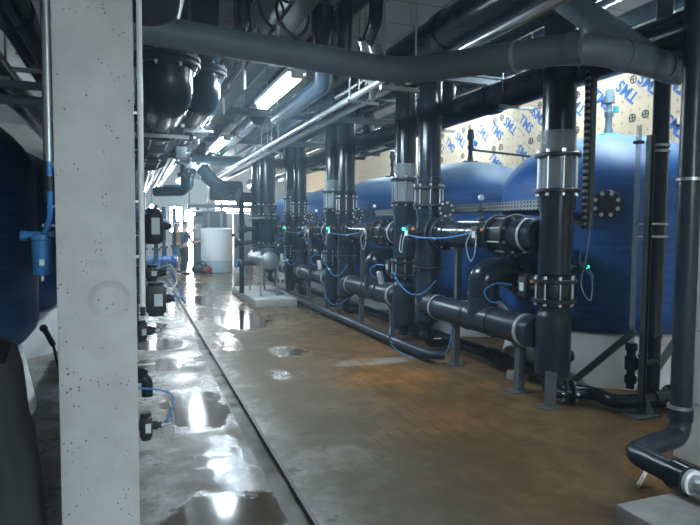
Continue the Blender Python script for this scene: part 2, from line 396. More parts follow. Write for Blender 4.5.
def actuator(root, c, d, size=(.11, .13, .19), led=True, fine=True):
    """pneumatic actuator case on a shaft; d points from the valve to the case"""
    c = V(c); d = V(d).normalized(); b = MB(); b.box(c, size, None, .012)
    b.cyl(c+V((0, 0, size[2]/2)), c+V((0, 0, size[2]/2+.025)), size[0]*.32, 14); b.cyl(c-V((0, 0, size[2]/2)), c-V((0, 0, size[2]/2+.025)), size[0]*.32, 14)
    b.cyl(c, c-d*.16, .022, 12)
    a = part('actuator', b, 'box', root)
    if not fine: return a
    x = V((-1, 0, 0)); p = c + V((-size[0]/2, -size[1]*.5, 0))
    part('label_plate', MB().box(c+V((-size[0]/2-.002, 0, 0)), (.004, size[1]*.5, size[2]*.42)), 'whitelabel', a)
    part('plug', MB().box(c+V((0, -size[1]/2-.02, size[2]*.3)), (.03, .05, .03), None, .006), 'orange', a)
    if led: part('indicator_light', MB().cyl(c+V((-size[0]/2, size[1]*.4, size[2]*.3)), c+V((-size[0]/2-.03, size[1]*.4, size[2]*.3)), .017, 12), 'led', a)
    return a
def hose(name, pts, r, m, label, group=None):
    b = MB()
    P = [V(p) for p in pts]; out = []
    Q = [P[0]] + P + [P[-1]]
    for i in range(1, len(Q)-2):
        for k in range(8):
            t = k/8; a, c, d, e = Q[i-1], Q[i], Q[i+1], Q[i+2]
            out.append(.5*((2*c) + (d-a)*t + (2*a-5*c+4*d-e)*t*t + (3*c-a-3*d+e)*t**3))
    out.append(P[-1]); b.path(out, r, 8, bend=.001, seg=1)
    return single(name, b, m, label, 'hose', group)

# ------------------------------------------------------------------ room shell
XL, XR, YN, YF, ZC = -4.2, 7.0, -6.0, 25.0, 4.25
GX0, GX1 = .79, .915            # drain edges at y=3, drifting right with distance
dr = lambda y: (y-3)*.0078
fl = MB()
for (xa, xb) in ((None, GX0), (GX1, None)):
    ya, yb = YN, 20.
    pa = [(XL if xa is None else xa+dr(ya)), (XR if xb is None else xb+dr(ya))]; pb = [(XL if xa is None else xa+dr(yb)), (XR if xb is None else xb+dr(yb))]
    i = len(fl.v); fl.v += [V((pa[0], ya, 0)), V((pa[1], ya, 0)), V((pb[1], yb, 0)), V((pb[0], yb, 0))]; fl.f.append((i, i+1, i+2, i+3))
i = len(fl.v); fl.v += [V((XL, 20, 0)), V((XR, 20, 0)), V((XR, YF, 0)), V((XL, YF, 0))]; fl.f.append((i, i+1, i+2, i+3))
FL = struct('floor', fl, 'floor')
dc = MB(); ya, yb = YN, 20.
def strip(b, p): i = len(b.v); b.v += [V(q) for q in p]; b.f.append((i, i+1, i+2, i+3))
dz = -.035
strip(dc, [(GX0+dr(ya), ya, dz), (GX1+dr(ya), ya, dz), (GX1+dr(yb), yb, dz), (GX0+dr(yb), yb, dz)])
strip(dc, [(GX0+dr(ya), ya, 0), (GX0+dr(ya), ya, dz), (GX0+dr(yb), yb, dz), (GX0+dr(yb), yb, 0)])
strip(dc, [(GX1+dr(ya), ya, 0), (GX1+dr(ya), ya, dz), (GX1+dr(yb), yb, dz), (GX1+dr(yb), yb, 0)])
part('drain_channel', dc, 'drain', FL)
de = MB()
for gx, w in ((GX0-.004, .008), (GX1+.008, .022)):
    strip(de, [(gx-w/2+dr(ya), ya, .002), (gx+w/2+dr(ya), ya, .002), (gx+w/2+dr(yb), yb, .002), (gx-w/2+dr(yb), yb, .002)])
part('drain_edging', de, 'drainedge', FL)
struct('ceiling', MB().box(((XL+XR)/2, (YN+YF)/2, ZC+.1), (XR-XL+.4, YF-YN+.4, .2)), 'ceil')
WR = struct('wall_right', MB().box((XR+.1, (YN+YF)/2, ZC/2), (.2, YF-YN, ZC)), 'board')
struct('wall_left', MB().box((XL-.1, (YN+YF)/2, ZC/2), (.2, YF-YN, ZC)), 'wall')
struct('wall_far', MB().box(((XL+XR)/2, YF+.1, ZC/2), (XR-XL, .2, ZC)), 'farwall')
struct('wall_near', MB().box(((XL+XR)/2, YN-.1, ZC/2), (XR-XL, .2, ZC)), 'wall')
for nm, y in (('trim_1', 8.2), ('trim_2', 16.0)):      # downstand ribs of the slab
    struct(nm, MB().box(((XL+XR)/2, y, ZC-.14), (XR-XL, .35, .28)), 'ceil')
# bright openings in the far wall
def window(name, x0, x1, z0, z1, mull):
    w = struct(name, MB().box(((x0+x1)/2, YF-.012, (z0+z1)/2), (x1-x0, .02, z1-z0)), 'daylight')
    f = MB()
    for x in (x0, x1): f.box((x, YF-.03, (z0+z1)/2), (.06, .06, z1-z0+.06))
    for z in (z0, z1): f.box(((x0+x1)/2, YF-.03, z), (x1-x0+.06, .06, .06))
    for k in range(1, mull): f.box((x0+(x1-x0)*k/mull, YF-.03, (z0+z1)/2), (.035, .05, z1-z0))
    part(name+'_frame', f, 'steel_dark', w); return w
window('window_1', 3.30, 4.86, 2.12, 2.92, 2)
window('window_2', 1.50, 2.02, 1.35, 2.42, 1)
door = struct('door_1', MB().box((2.45, YF-.02, 1.1), (.72, .03, 2.2)), 'daylight'); part('door_frame', MB().box((2.06, YF-.04, 1.1), (.07, .06, 2.25)).box((2.84, YF-.04, 1.1), (.07, .06, 2.25)), 'steel_dark', door)

# lettering and washers on the insulation boards of the right wall
def text_mesh(body, size, shear=0.):
    cu = bpy.data.curves.new('letters', 'FONT'); cu.body = body; cu.size = size; cu.align_x = 'CENTER'; cu.align_y = 'CENTER'; cu.shear = shear; cu.offset = .006*size/.2 if size > .1 else 0
    cu.resolution_u = 3
    o = bpy.data.objects.new('letters', cu); me = bpy.data.meshes.new_from_object(o); bpy.data.objects.remove(o); bpy.data.curves.remove(cu); return me
tm = text_mesh('TMS', .25, .15)
TX = [(8.02, 3.42, 1)]
TXT = [(441, 146), (450, 145), (461, 140), (472, 141), (484, 133), (496.5, 131.6), (511, 126), (525.6, 124), (540, 117), (577, 105), (601, 100), (628, 92), (651, 84), (677, 83), (677, 127), (495, 161), (524, 154), (441, 175), (468, 168)]
WASH = [(438, 138), (443, 136), (464, 130), (470, 127), (495, 121), (502, 118), (532, 110), (540, 105.5), (438, 162), (442, 160), (463, 156), (494, 149), (501, 147), (531, 141), (539.5, 138), (633.5, 79.5), (646, 74), (632.5, 118), (645.6, 114), (577.6, 95), (577, 130)]
# these are survey bearings of marks on the wall plane x = XR, turned into (y, z) on that wall once
CR = (V((.93717227, -.34879696, .00698757)), V((-.01409476, -.05786859, -.99822471)), V((.3485821, .93541002, -.05914904)))
CAM = V((0, 0, 1.6))
def bearing(px, py, x=None, y=None, z=None):
    d = CR[0]*(px-350) + CR[1]*(py-262.5) + CR[2]*590
    t = (x-CAM.x)/d.x if x is not None else (y-CAM.y)/d.y if y is not None else (z-CAM.z)/d.z
    return CAM + d*t
lt = MB()
for k, (px, py) in enumerate(TXT):
    p = bearing(px, py, x=XR); ang = math.radians(-40 if k in (1, 3, 5, 7, 10, 15) else 140)
    i = len(lt.v); ca, sa = math.cos(ang), math.sin(ang)
    for q in tm.vertices:
        x, y = q.co.x*ca-q.co.y*sa, q.co.x*sa+q.co.y*ca; lt.v.append(V((XR-.004, p.y-x, p.z+y)))
    for f in tm.polygons: lt.f.append(tuple(i+j for j in f.vertices))
part('printed_lettering', lt, 'blue_print', WR)
sm = MB()
for k, (px, py) in enumerate(TXT):           # fine grey underline printed below each word
    p = bearing(px, py, x=XR); ang = math.radians(-40 if k in (1, 3, 5, 7, 10, 15) else 140); ca, sa = math.cos(ang), math.sin(ang)
    sm.beam((XR-.003, p.y+.14*ca-.17*sa, p.z-.14*sa-.17*ca), (XR-.003, p.y-.14*ca-.17*sa, p.z+.14*sa-.17*ca), .009, .004, (1, 0, 0))
part('printed_underline', sm, 'block', WR)
for px, py in WASH:
    p = bearing(px, py, x=XR); w = MB(); c = V((XR-.006, p.y, p.z))
    w.tube(c-V((.004, 0, 0)), c+V((.004, 0, 0)), .062, .050, 20); w.box(c, (.006, .11, .012)); w.box(c, (.006, .012, .11))
    part('fixing_washer', w, 'dark_print', WR)

# near concrete pillar on the left
PX0, PX1, PY0, PY1 = -.331, .026, 3.1, 3.48
PL = struct('pillar', MB().box(((PX0+PX1)/2, (PY0+PY1)/2, ZC/2), (PX1-PX0, PY1-PY0, ZC), None, .008), 'pillar')
tm2 = text_mesh('PMR', .055)
pw = MB()
for q in tm2.vertices: pw.v.append(V((-.155+q.co.x, PY0-.002, 1.415+q.co.y)))
for f in tm2.polygons: pw.f.append(tuple(f.vertices))
part('pencil_writing', pw, 'pencil', PL)
# right concrete pillar at the frame's edge
struct('pillar', MB().box((3.80, 2.86, ZC/2), (.42, .36, ZC), None, .008), 'pillar')

# ------------------------------------------------------------------ filter stations on the right
RX = 3.58; R0 = .152; HZ = .62; MZ = 1.535; MX = 3.60
AY = [4.42, 7.44, 10.52, 13.6]; BY = [None, 6.74, 9.80, 12.85, 15.9]
TY = [5.46, 8.5, 11.55, 14.6, 17.6]
ORD = ['nearest', 'second', 'third', 'fourth', 'farthest']
def tank(x, y, i, lab, grp='blue filter tanks', fine=True):
    t = thing('filter_tank', lab, 'tank', (x, y, 0), grp)
    r = 1.2; prof = []
    for k in range(9):
        a = PI/2*k/8; prof.append((max(.001, (r-.0)*math.sin(a)*.98+.02*k/8*r), .80-.46*math.cos(a)))
    prof += [(r, 1.2), (r, 1.6), (r, 2.0)]
    for k in range(1, 13):
        a = PI/2*k/12; prof.append((r*math.cos(a)+.0005, 2.0+.68*math.sin(a)))
    part('shell', MB().lathe((x, y, 0), (0, 0, 1), prof, 64), 'tank', t)
    part('pedestal', MB().lathe((x, y, 0), (0, 0, 1), [(1.16, 0), (1.16, .05), (1.07, .52)], 48), 'pedestal', t)
    return t
TANK_LAB = ['nearest blue filter tank on the right with a round bolted sight port', 'second blue filter tank, behind the long black manifold with the cable tray',
            'third blue filter tank, its bright dome seen between the tall pipe pairs', 'fourth blue filter tank, mostly hidden by black risers', 'farthest blue filter tank, a sliver left of the third riser pair']
TANKS = []
for i, y in enumerate(TY): TANKS.append(tank(5.25, y, i, TANK_LAB[i]))
# sight port on the nearest tank
def port(t, x, y, z, d, R=.14):
    d = V(d).normalized(); c = V((x, y, z))
    f = flange(t, c, d, R, .085, .05, 8, True, 'iron', 'bolt', False, 'sight_port', 1.25)
    b = MB(); u = zrot(d); g = MB().cyl((0, 0, -.02), (0, 0, .012), .088, 28); link('port_glass', g.mesh('port_glass'), mat('port_glass', (.17, .21, .22), .15), f)
    part('port_neck', MB().cyl(c-d*.12, c-d*.02, R*.8, 28), 'iron', t)
dv = V((bearing(609.5, 203, y=4.6)-V((5.25, 5.46, 0)))); pt = bearing(609.5, 203, z=1.86)
dd = (V((0, 0, 0)) - V((5.25, 5.46, 0))); dd.normalize()
ax = V((-.70, -.72, 0)).normalized()
port(TANKS[0], 5.25+ax.x*1.235, 5.46+ax.y*1.235, 1.845, ax)
def vent(t, x, y, pale):
    base = 2.66
    part('vent_base', MB().lathe((x, y, base), (0, 0, 1), [(.15, -.03), (.15, .02), (.13, .04), (.06, .045)], 28), 'teal' if pale else 'pvc', t)
    st = part('vent_stack', MB().lathe((x, y, base+.03), (0, 0, 1), [(.045, 0), (.05, .05), (.036, .10), (.036, .2), (.05, .22), (.05, .27), (.038, .28), (.038, .36), (.06, .37), (.06, .45), (.05, .46), (.05, .52), (.035, .53)], 20), 'pvc_grey' if pale else 'pvc', t)
    part('vent_handle', MB().box((x+.075, y-.03, base+.33), (.07, .02, .08), None, .008), 'teal' if pale else 'bluehandle', st)
vent(TANKS[0], 5.23, 5.46, True); vent(TANKS[1], 5.27, 8.5, False)
vent(TANKS[2], 5.25, 11.55, False)
va, vb_ = bearing(473, 150, y=8.45), bearing(534, 157, x=6.75)
single('vent_line', MB().path([va, va.lerp(vb_, .5), vb_, (6.95, vb_.y, vb_.z)], .02, 10), 'pvc', 'thin black vent line running from the second tank top to the printed wall boards', 'pipe')

def riserA(i):
    x, y = RX+(.08 if i == 0 else 0), AY[i]; fine = i < 4; nb = 8
    t = thing('riser_pipe', f'tall black riser with a clear sight section, {ORD[i]} of its kind from the camera', 'pipe', (x, y, .26), 'risers with clear sight sections')
    b = MB(); b.lathe((x, y, 0), (0, 0, 1), [(.145, .255), (R0+.006, .27), (R0+.006, .80), (R0, .80), (R0-.012, .83), (R0-.03, .85), (R0-.03, .88), (R0+.01, .90), (R0+.01, .93)], 36)
    part('lower_pipe', b, 'pvc_dull', t)
    flange(t, (x, y, .945), (0, 0, -1), .20, .1, .034, nb, fine)
    part('valve_body', MB().lathe((x, y, .96), (0, 0, 1), [(.15, 0), (.155, .01), (.155, .14), (.15, .15)], 32), 'iron', t)
    flange(t, (x, y, 1.125), (0, 0, 1), .20, .1, .034, nb, fine)
    if fine: rods(t, (x, y, .945), (x, y, 1.125), .17, nb)
    part('middle_pipe', MB().lathe((x, y, 0), (0, 0, 1), [(R0-.02, 1.13), (R0-.02, 1.17), (R0, 1.19), (R0, 1.77), (R0+.012, 1.77), (R0+.012, 1.93)], 36), 'pvc', t)
    flange(t, (x, y, 1.945), (0, 0, -1), .205, .1, .034, nb, fine)
    part('sight_tube', MB().tube((x, y, 1.95), (x, y, 2.48), .160, .150, 40), 'clear', t, 'clear plastic sight section')
    if fine: rods(t, (x, y, 1.945), (x, y, 2.265), .178, nb, .007)
    else: rods(t, (x, y, 1.945), (x, y, 2.265), .178, 6, .007)
    flange(t, (x, y, 2.265), (0, 0, 1), .205, .1, .034, nb, fine)
    part('inner_tube', MB().cyl((x, y, 1.96), (x, y, 2.26), .128, 32), 'inner', t)
    part('upper_pipe', MB().lathe((x, y, 0), (0, 0, 1), [(.146, 2.28), (.146, 3.05), (.158, 3.05), (.158, 3.2), (.146, 3.2), (.146, 3.95)], 36), 'pvc', t)
    # handled small drain below the cap
    if i > 0:
        part('drain_stub', MB().cyl((x, y, .1), (x, y, .27), .06, 18), 'pvc', t)
    v = thing('butterfly_valve', f'black valve actuator beside the lower flanges of the {ORD[i]} riser with a clear section', 'valve', (x-.05, y+.33, .9), 'lower actuated valves')
    actuator(v, (x-.06, y+.33, 1.04), (0, 1, 0), led=False, fine=i < 3)
    return t
def riserB(i):
    x, y = RX, BY[i]; fine = i < 4
    w = ['', 'nearest', 'second', 'third', 'farthest'][i]
    t = thing('elbow_riser', f'tall black riser without clear section turning into the low header, {w} of its kind', 'pipe', (x, y, .3), 'risers with bottom elbows')
    b = MB(); b.path([(x, y-.30, HZ), (x, y, HZ), (x, y, 1.08)], R0, 30, .2, seg=9); b.lathe((x, y, 0), (0, 0, 1), [(R0-.005, .40), (R0+.004, .41), (R0+.004, .62)], 30)
    part('elbow', b, 'pvc_dull', t)
    part('joint_ring', MB().tube((x, y-.32, HZ), (x, y-.29, HZ), R0+.006, R0-.02, 32), 'ring', t)
    flange(t, (x, y, 1.10), (0, 0, -1), .20, .1, .034, 8, fine)
    part('cross_fitting', MB().lathe((x, y, 0), (0, 0, 1), [(R0, 1.11), (R0+.016, 1.13), (R0+.016, 1.30), (R0, 1.31), (R0, 1.75), (R0+.012, 1.76), (R0+.012, 1.87)], 32), 'pvc', t)
    flange(t, (x, y, 1.885), (0, 0, -1), .205, .1, .034, 8, fine)
    part('valve_body', MB().cyl((x, y, 1.9), (x, y, 2.1), .155, 32), 'iron', t)
    if fine: rods(t, (x, y, 1.885), (x, y, 2.11), .176, 8)
    flange(t, (x, y, 2.11), (0, 0, 1), .205, .1, .034, 8, fine)
    part('upper_pipe', MB().lathe((x, y, 0), (0, 0, 1), [(R0+.01, 2.12), (R0+.01, 2.24), (.146, 2.25), (.146, 3.0), (.16, 3.0), (.16, 3.16), (.146, 3.16), (.146, 3.95)], 34), 'pvc', t)
    s = part('drain_stub', MB().path([(x, y, .42), (x, y, .12), (x+.25, y, .12)], .062, 18, .1).cyl((x, y, .36), (x, y, .40), .1, 20).cyl((x, y, .2), (x, y, .24), .1, 20), 'pvc', t)
    v = thing('butterfly_valve', f'black valve actuator with a lit green lamp on the {w} riser without clear section', 'valve', (x-.30, y-.05, MZ-.1), 'green lamp actuators on the risers')
    actuator(v, (x-.29, y-.06, MZ+.0), (-1, 0, 0), (.10, .13, .17), led=True, fine=i < 4)
    return t
def manifold(i):
    """upper horizontal run from riser A(i) back to riser B(i+1)"""
    x, y0, y1 = MX, AY[i]+R0-.02, BY[i+1]-R0+.01; fine = i < 3; ln = y1-y0
    t = thing('manifold_pipe', f'thick horizontal black manifold at chest height in front of the {ORD[i]} gap between tanks', 'pipe', (x, y0, MZ), 'upper manifolds')
    part('near_pipe', MB().lathe((x, y0, MZ), (0, 1, 0), [(R0, 0), (R0, .12), (R0+.012, .13), (R0+.012, .36)], 34), 'pvc', t)
    part('joint_ring', MB().tube((x, y0+.13, MZ), (x, y0+.165, MZ), R0+.018, R0-.02, 34), 'ring', t)
    c0, c1 = y0+.38, y0+.66
    flange(t, (x, c0, MZ), (0, -1, 0), .21, .1, .036, 8, fine); flange(t, (x, c1, MZ), (0, 1, 0), .21, .1, .036, 8, fine)
    part('valve_body', MB().lathe((x, c0, MZ), (0, 1, 0), [(.15, 0), (.17, .05), (.17, .22), (.15, c1-c0)], 32), 'iron', t)
    rods(t, (x, c0, MZ), (x, c1, MZ), .18, 8 if fine else 6)
    e0 = y1-.26
    part('middle_pipe', MB().lathe((x, c1, MZ), (0, 1, 0), [(R0+.010, 0), (R0+.010, .12), (R0, .13), (R0, e0-c1-.16), (R0+.012, e0-c1-.15), (R0+.012, e0-c1)], 34), 'pvc', t)
    flange(t, (x, e0, MZ), (0, -1, 0), .205, .1, .036, 8, fine); flange(t, (x, e0+.16, MZ), (0, 1, 0), .205, .1, .036, 8, fine)
    part('valve_body', MB().cyl((x, e0, MZ), (x, e0+.16, MZ), .158, 32), 'iron', t)
    part('far_pipe', MB().cyl((x, e0+.16, MZ), (x, y1, MZ), R0, 32), 'pvc', t)
    # valve and gauge
    v = thing('butterfly_valve', f'black valve actuator on the aisle side of the {ORD[i]} chest-height manifold', 'valve', (x-.2, c1+.12, MZ-.1), 'manifold actuators')
    actuator(v, (x-.20, c1+.10, MZ+.0), (-1, 0, .0), (.10, .12, .17), led=False, fine=fine)
    if i < 3:
        gy = c1+.36; g = thing('pressure_gauge', f'small pressure gauge on a black cock standing on the {ORD[i]} chest-height manifold', 'gauge', (x, gy, MZ+R0), 'pressure gauges')
        part('cock', MB().lathe((x, gy, MZ+R0-.02), (0, 0, 1), [(.035, 0), (.035, .05), (.02, .06), (.02, .12), (.03, .13), (.03, .17), (.012, .18), (.012, .24)], 16).box((x-.03, gy-.05, MZ+R0+.12), (.02, .12, .02)), 'iron', g)
        d = V((-.6, -.8, .1)).normalized(); c = V((x, gy, MZ+R0+.25))
        part('dial', MB().lathe(c-d*.02, d, [(.028, 0), (.032, .01), (.032, .03), (.026, .034)], 24), 'bolt', g)
    # blind flange on an elbow rising from the far end of the run
    by = e0+.30
    e = thing('blind_flange_elbow', f'short black elbow closed by a bolted blank disc above the {ORD[i]} chest-height manifold', 'pipe', (x+.12, by, MZ+.1), 'blanked elbows')
    part('elbow', MB().path([(x+.12, by+.1, MZ+.06), (x+.12, by+.1, MZ+.30), (x+.12, by-.08, MZ+.30)], .075, 22, .12), 'pvc' if i == 0 else 'ring', e)  # farther elbows coloured pale for the white light falling on them
    flange(e, (x+.12, by-.09, MZ+.30), (-.25, -1, 0), .115, .002, .03, 8, fine)
    return t
def header(i):
    """lower run from riser A(i) to riser B(i+1), tee'd to the tank"""
    x, y0, y1 = RX, AY[i]+R0-.02, BY[i+1]-.30; fine = i < 2
    t = thing('header_pipe', f'thick knee-high black header pipe in front of the {ORD[i]} gap between tanks', 'pipe', (x, y0, HZ), 'lower headers')
    yt = y0+.92; ys = y0+1.46
    part('near_pipe', MB().lathe((x, y0, HZ), (0, 1, 0), [(R0-.008, 0), (R0-.008, .14), (R0+.006, .15), (R0+.006, .30), (R0-.004, .31), (R0-.004, yt-y0-.25)], 34), 'pvc_dull', t)
    part('joint_ring', MB().tube((x, y0+.13, HZ), (x, y0+.165, HZ), R0+.012, R0-.02, 34), 'ring', t)
    part('tee', MB().lathe((x, yt-.26, HZ), (0, 1, 0), [(R0+.008, 0), (R0+.008, .03), (R0, .04), (R0, .48), (R0+.008, .49), (R0+.008, .52)], 34).cyl((x, yt, HZ), (x, yt, HZ+.26), .160, 28), 'pvc_dull', t)
    part('far_pipe', MB().cyl((x, yt+.26, HZ), (x, y1, HZ), R0-.004, 34), 'pvc_dull', t)
    part('side_stub', MB().cyl((x-.02, y0+.52, HZ+.02), (x-.02, y0+.70, HZ+.30), .05, 16), 'ring', t) if i else None
    # branch to the tank
    bx = thing('tank_branch', f'fat black elbow from the knee-high header into the {ORD[i]} gap tank side', 'pipe', (x, yt, HZ+.26), 'tank branch elbows')
    bz = 1.12
    part('elbow', MB().path([(x, yt, HZ+.25), (x, yt, bz), (x+.42, yt, bz)], .165, 30, .27, seg=10), 'pvc', bx)
    flange(bx, (x+.40, yt, bz), (-1, 0, 0), .225, .1, .034, 8, fine); flange(bx, (x+.46, yt, bz), (1, 0, 0), .225, .1, .034, 8, fine)
    part('nozzle', MB().cyl((x+.46, yt, bz), (x+.72, yt, bz), .12, 26), 'iron', bx)
    v = thing('butterfly_valve', f'black valve actuator above the {ORD[i]} header tee, beside the tank elbow', 'valve', (x+.2, yt-.25, 1.0), 'tank elbow actuators')
    actuator(v, (x+.32, yt-.34, 1.03), (0, -1, 0), (.12, .13, .2), led=False, fine=fine)
    # steel stands under and over the header
    for (yy, z0, z1, nm) in ((ys, 0, HZ-R0, 'under the tee end of'), (y0+.24, 0, HZ-R0, 'under the near end of')):
        s = thing('pipe_stand', f'grey steel channel stand with foot plate {nm} the {ORD[i]} knee-high header', 'stand', (x, yy, 0), 'steel stands under the headers')
        part('post', MB().box((x-.03, yy, (z0+z1)/2), (.02, .075, z1-z0)).box((x, yy-.033, (z0+z1)/2), (.06, .01, z1-z0)).box((x, yy+.033, (z0+z1)/2), (.06, .01, z1-z0)), 'steel_dark', s)
        part('foot_plate', MB().box((x-.02, yy, .006), (.20, .17, .012), None, .003), 'steel_dark', s)
        part('saddle', MB().box((x, yy, z1), (.14, .09, .02)), 'steel_dark', s)
    s = thing('pipe_stand', f'grey steel post carrying the {ORD[i]} chest-height manifold above the knee-high header', 'stand', (x, ys, HZ+R0), 'posts between header and manifold')
    part('post', MB().box((x+.01, ys, (HZ+MZ)/2), (.06, .06, MZ-HZ-2*R0)), 'steel_dark', s); part('saddle', MB().box((x+.01, ys, MZ-R0-.01), (.16, .08, .02)), 'steel_dark', s)
    return t
for i in range(4):
    riserA(i); riserB(i+1); manifold(i); header(i)
# stand under the nearest riser
s = thing('pipe_stand', 'grey steel channel stand with foot plate under the nearest riser beside the floor elbow', 'stand', (3.53, 4.27, 0), 'steel stands under the headers')
part('post', MB().box((3.50, 4.27, .16), (.02, .075, .32)).box((3.53, 4.237, .16), (.06, .01, .32)).box((3.53, 4.303, .16), (.06, .01, .32)), 'steel_dark', s)
part('foot_plate', MB().box((3.50, 4.27, .006), (.20, .18, .012), None, .003), 'steel_dark', s)
# drain run from the nearest riser: elbow, flanges, then to the black post
fp = thing('floor_drain_pipe', 'black floor pipe from under the nearest riser to the post, with bolted flanges', 'pipe', (3.62, 4.42, 0))
part('pipe', MB().path([(3.61, 4.42, .27), (3.61, 4.40, .10), (3.97, 4.22, .10), (3.93, 3.92, .10), (4.66, 3.86, .10)], .062, 20, .11), 'pvc', fp)
flange(fp, (3.74, 4.34, .10), (-.9, .4, 0), .115, .05, .025, 8); flange(fp, (3.80, 4.31, .10), (.9, -.4, 0), .115, .05, .025, 8)
flange(fp, (4.52, 3.87, .10), (-1, .05, 0), .115, .05, .025, 8); flange(fp, (4.58, 3.865, .10), (1, 0, 0), .115, .05, .025, 8)
part('tee_collar', MB().cyl((4.32, 3.89, .10), (4.48, 3.875, .10), .078, 20), 'pvc', fp)
single('floor_pipe', MB().path([(3.24, 15.5, .11), (3.26, 6.5, .11), (3.28, 6.12, .11), (3.45, 6.05, .11)], .055, 18).lathe((3.26, 7.1, .11), (0, 1, 0), [(.066, 0), (.066, .09)], 18).lathe((3.26, 9.2, .11), (0, 1, 0), [(.066, 0), (.066, .09)], 18), 'pvc_dull', 'long slim dark pipe on the floor edge running beside the black risers', 'pipe')
single('floor_pipe', MB().path([(3.86, 4.75, .16), (3.86, 15.5, .16)], .07, 18).lathe((3.86, 5.6, .16), (0, 1, 0), [(.082, 0), (.082, .1)], 18).lathe((3.86, 8.2, .16), (0, 1, 0), [(.082, 0), (.082, .1)], 18), 'pvc', 'long black pipe near the floor, behind the steel stands', 'pipe')
for k, yy in enumerate((5.2, 7.9, 10.9)):
    single('pipe_block', MB().box((3.86, yy, .045), (.2, .12, .09), None, .006), 'block', ['small pale block under the black floor pipe before the nearest gap', 'small pale block under the black floor pipe below the second riser pair', 'small pale block under the black floor pipe below the third riser pair'][k], 'block', 'blocks under the floor pipe')

# perforated cable tray behind the manifold
ct = MB(); x, z = 4.0, 1.80
ct.box((x, 8.6, z), (.02, 7.6, .008)).box((x-.05, 8.6, z+.05), (.006, 7.6, .10)).box((x+.05, 8.6, z), (.1, 7.6, .006))
tr = single('cable_tray', ct, 'slotted_tray', 'pale perforated cable tray running behind the manifolds at head height', 'tray')
cb = MB()
for k in range(3): cb.path([(x+.0+.03*k, 4.9, z+.02), (x+.03*k, 12.3, z+.02)], .012, 8)
part('cable_bundle', cb, 'box', tr)

# hoses (blue air lines and grey loops)
def drop(p, q, sag, n=5):
    p, q = V(p), V(q); return [p.lerp(q, k/n) - V((0, 0, sag*4*(k/n)*(1-k/n))) for k in range(n+1)]
for i in range(3):
    yb = BY[i+1]; ya = AY[i]; w = ORD[i]
    hose('air_hose', drop((3.22, yb-.12, MZ-.02), (3.36, ya+.95, MZ+.02), .05), .007, 'hose', f'blue air hose running along the {w} chest-height manifold to its actuator', 'blue air hoses')
    hose('air_hose', drop((3.40, yb-.55, .98), (3.36, yb+.62, 1.02), .25), .008, 'hose', f'blue air hose sagging between the {w} manifold post and the next riser pair', 'blue air hoses')
    hose('wire_loop', [(3.24, yb-.02, MZ+.0), (3.2, yb-.04, MZ-.12), (3.22, yb+.02, MZ-.24), (3.22, yb+.10, MZ-.20), (3.24, yb+.08, MZ-.02)], .007, 'greyhose', f'grey cable loop hanging below the green lamp actuator of the {w} elbow riser', 'grey cable loops')
    hose('wire_loop', [(3.36, ya+.93, MZ+.05), (3.30, ya+.95, MZ-.1), (3.32, ya+.90, MZ-.27), (3.32, ya+.82, MZ-.2), (3.34, ya+.82, MZ+.0)], .007, 'greyhose', f'grey cable loop under the aisle-side actuator of the {w} chest-height manifold', 'grey cable loops')
    hose('air_hose', [(3.50, ya+.42, 1.05), (3.38, ya+.50, 1.06), (3.32, ya+.62, .98), (3.36, ya+.60, .88), (3.44, ya+.52, .86)], .008, 'hose', f'short blue hose curl beside the lower flanges of the {w} clear-section riser', 'blue air hoses')
hose('air_hose', [(3.30, 7.25, .25), (3.22, 7.1, .12), (3.2, 6.8, .02), (3.3, 6.3, .02), (3.44, 5.99, .16), (3.5, 5.97, .5)], .008, 'hose', 'blue hose dropping to the floor between the second riser pair and a stand', 'blue air hoses')
hose('air_hose', [(3.34, 10.3, .45), (3.3, 10.0, .30), (3.28, 9.5, .28), (3.4, 9.2, .42)], .008, 'hose', 'blue hose near the floor below the third riser pair', 'blue air hoses')
hose('air_hose', [(3.80, 4.40, 1.62), (3.9, 4.35, 1.5), (3.84, 4.3, 1.3), (3.95, 4.25, 1.16), (3.98, 4.4, 1.3)], .008, 'hose', 'blue hose looping behind the nearest riser in front of the tank', 'blue air hoses')
hose('wire_loop', [(3.95, 4.3, 1.75), (3.92, 4.3, 1.4), (3.86, 4.3, 1.1), (3.92, 4.25, .95), (3.99, 4.3, 1.1), (3.98, 4.35, 1.25)], .006, 'greyhose', 'grey cable bundle hanging right of the nearest riser', 'grey cable loops')
v = thing('limit_switch', 'small black switch with a green lamp right of the nearest riser', 'switch', (3.95, 4.42, 1.2))
part('switch_body', MB().box((3.95, 4.42, 1.24), (.10, .07, .07), None, .01).cyl((3.80, 4.42, 1.24), (3.92, 4.42, 1.24), .018, 10), 'box', v)
part('indicator_light', MB().cyl((4.0, 4.41, 1.245), (4.03, 4.395, 1.245), .016, 12), 'led', v)
v = thing('drain_valve', 'round black valve body beside the bottom of the nearest riser', 'valve', (3.86, 4.5, .33))
part('valve_body', MB().lathe((3.72, 4.5, .40), (1, -.25, 0), [(.04, 0), (.04, .06), (.085, .07), (.085, .16), (.05, .17), (.05, .2)], 24), 'iron', v)
part('valve_cap', MB().cyl((3.80, 4.44, .46), (3.80, 4.44, .53), .03, 14), 'bolt', v)

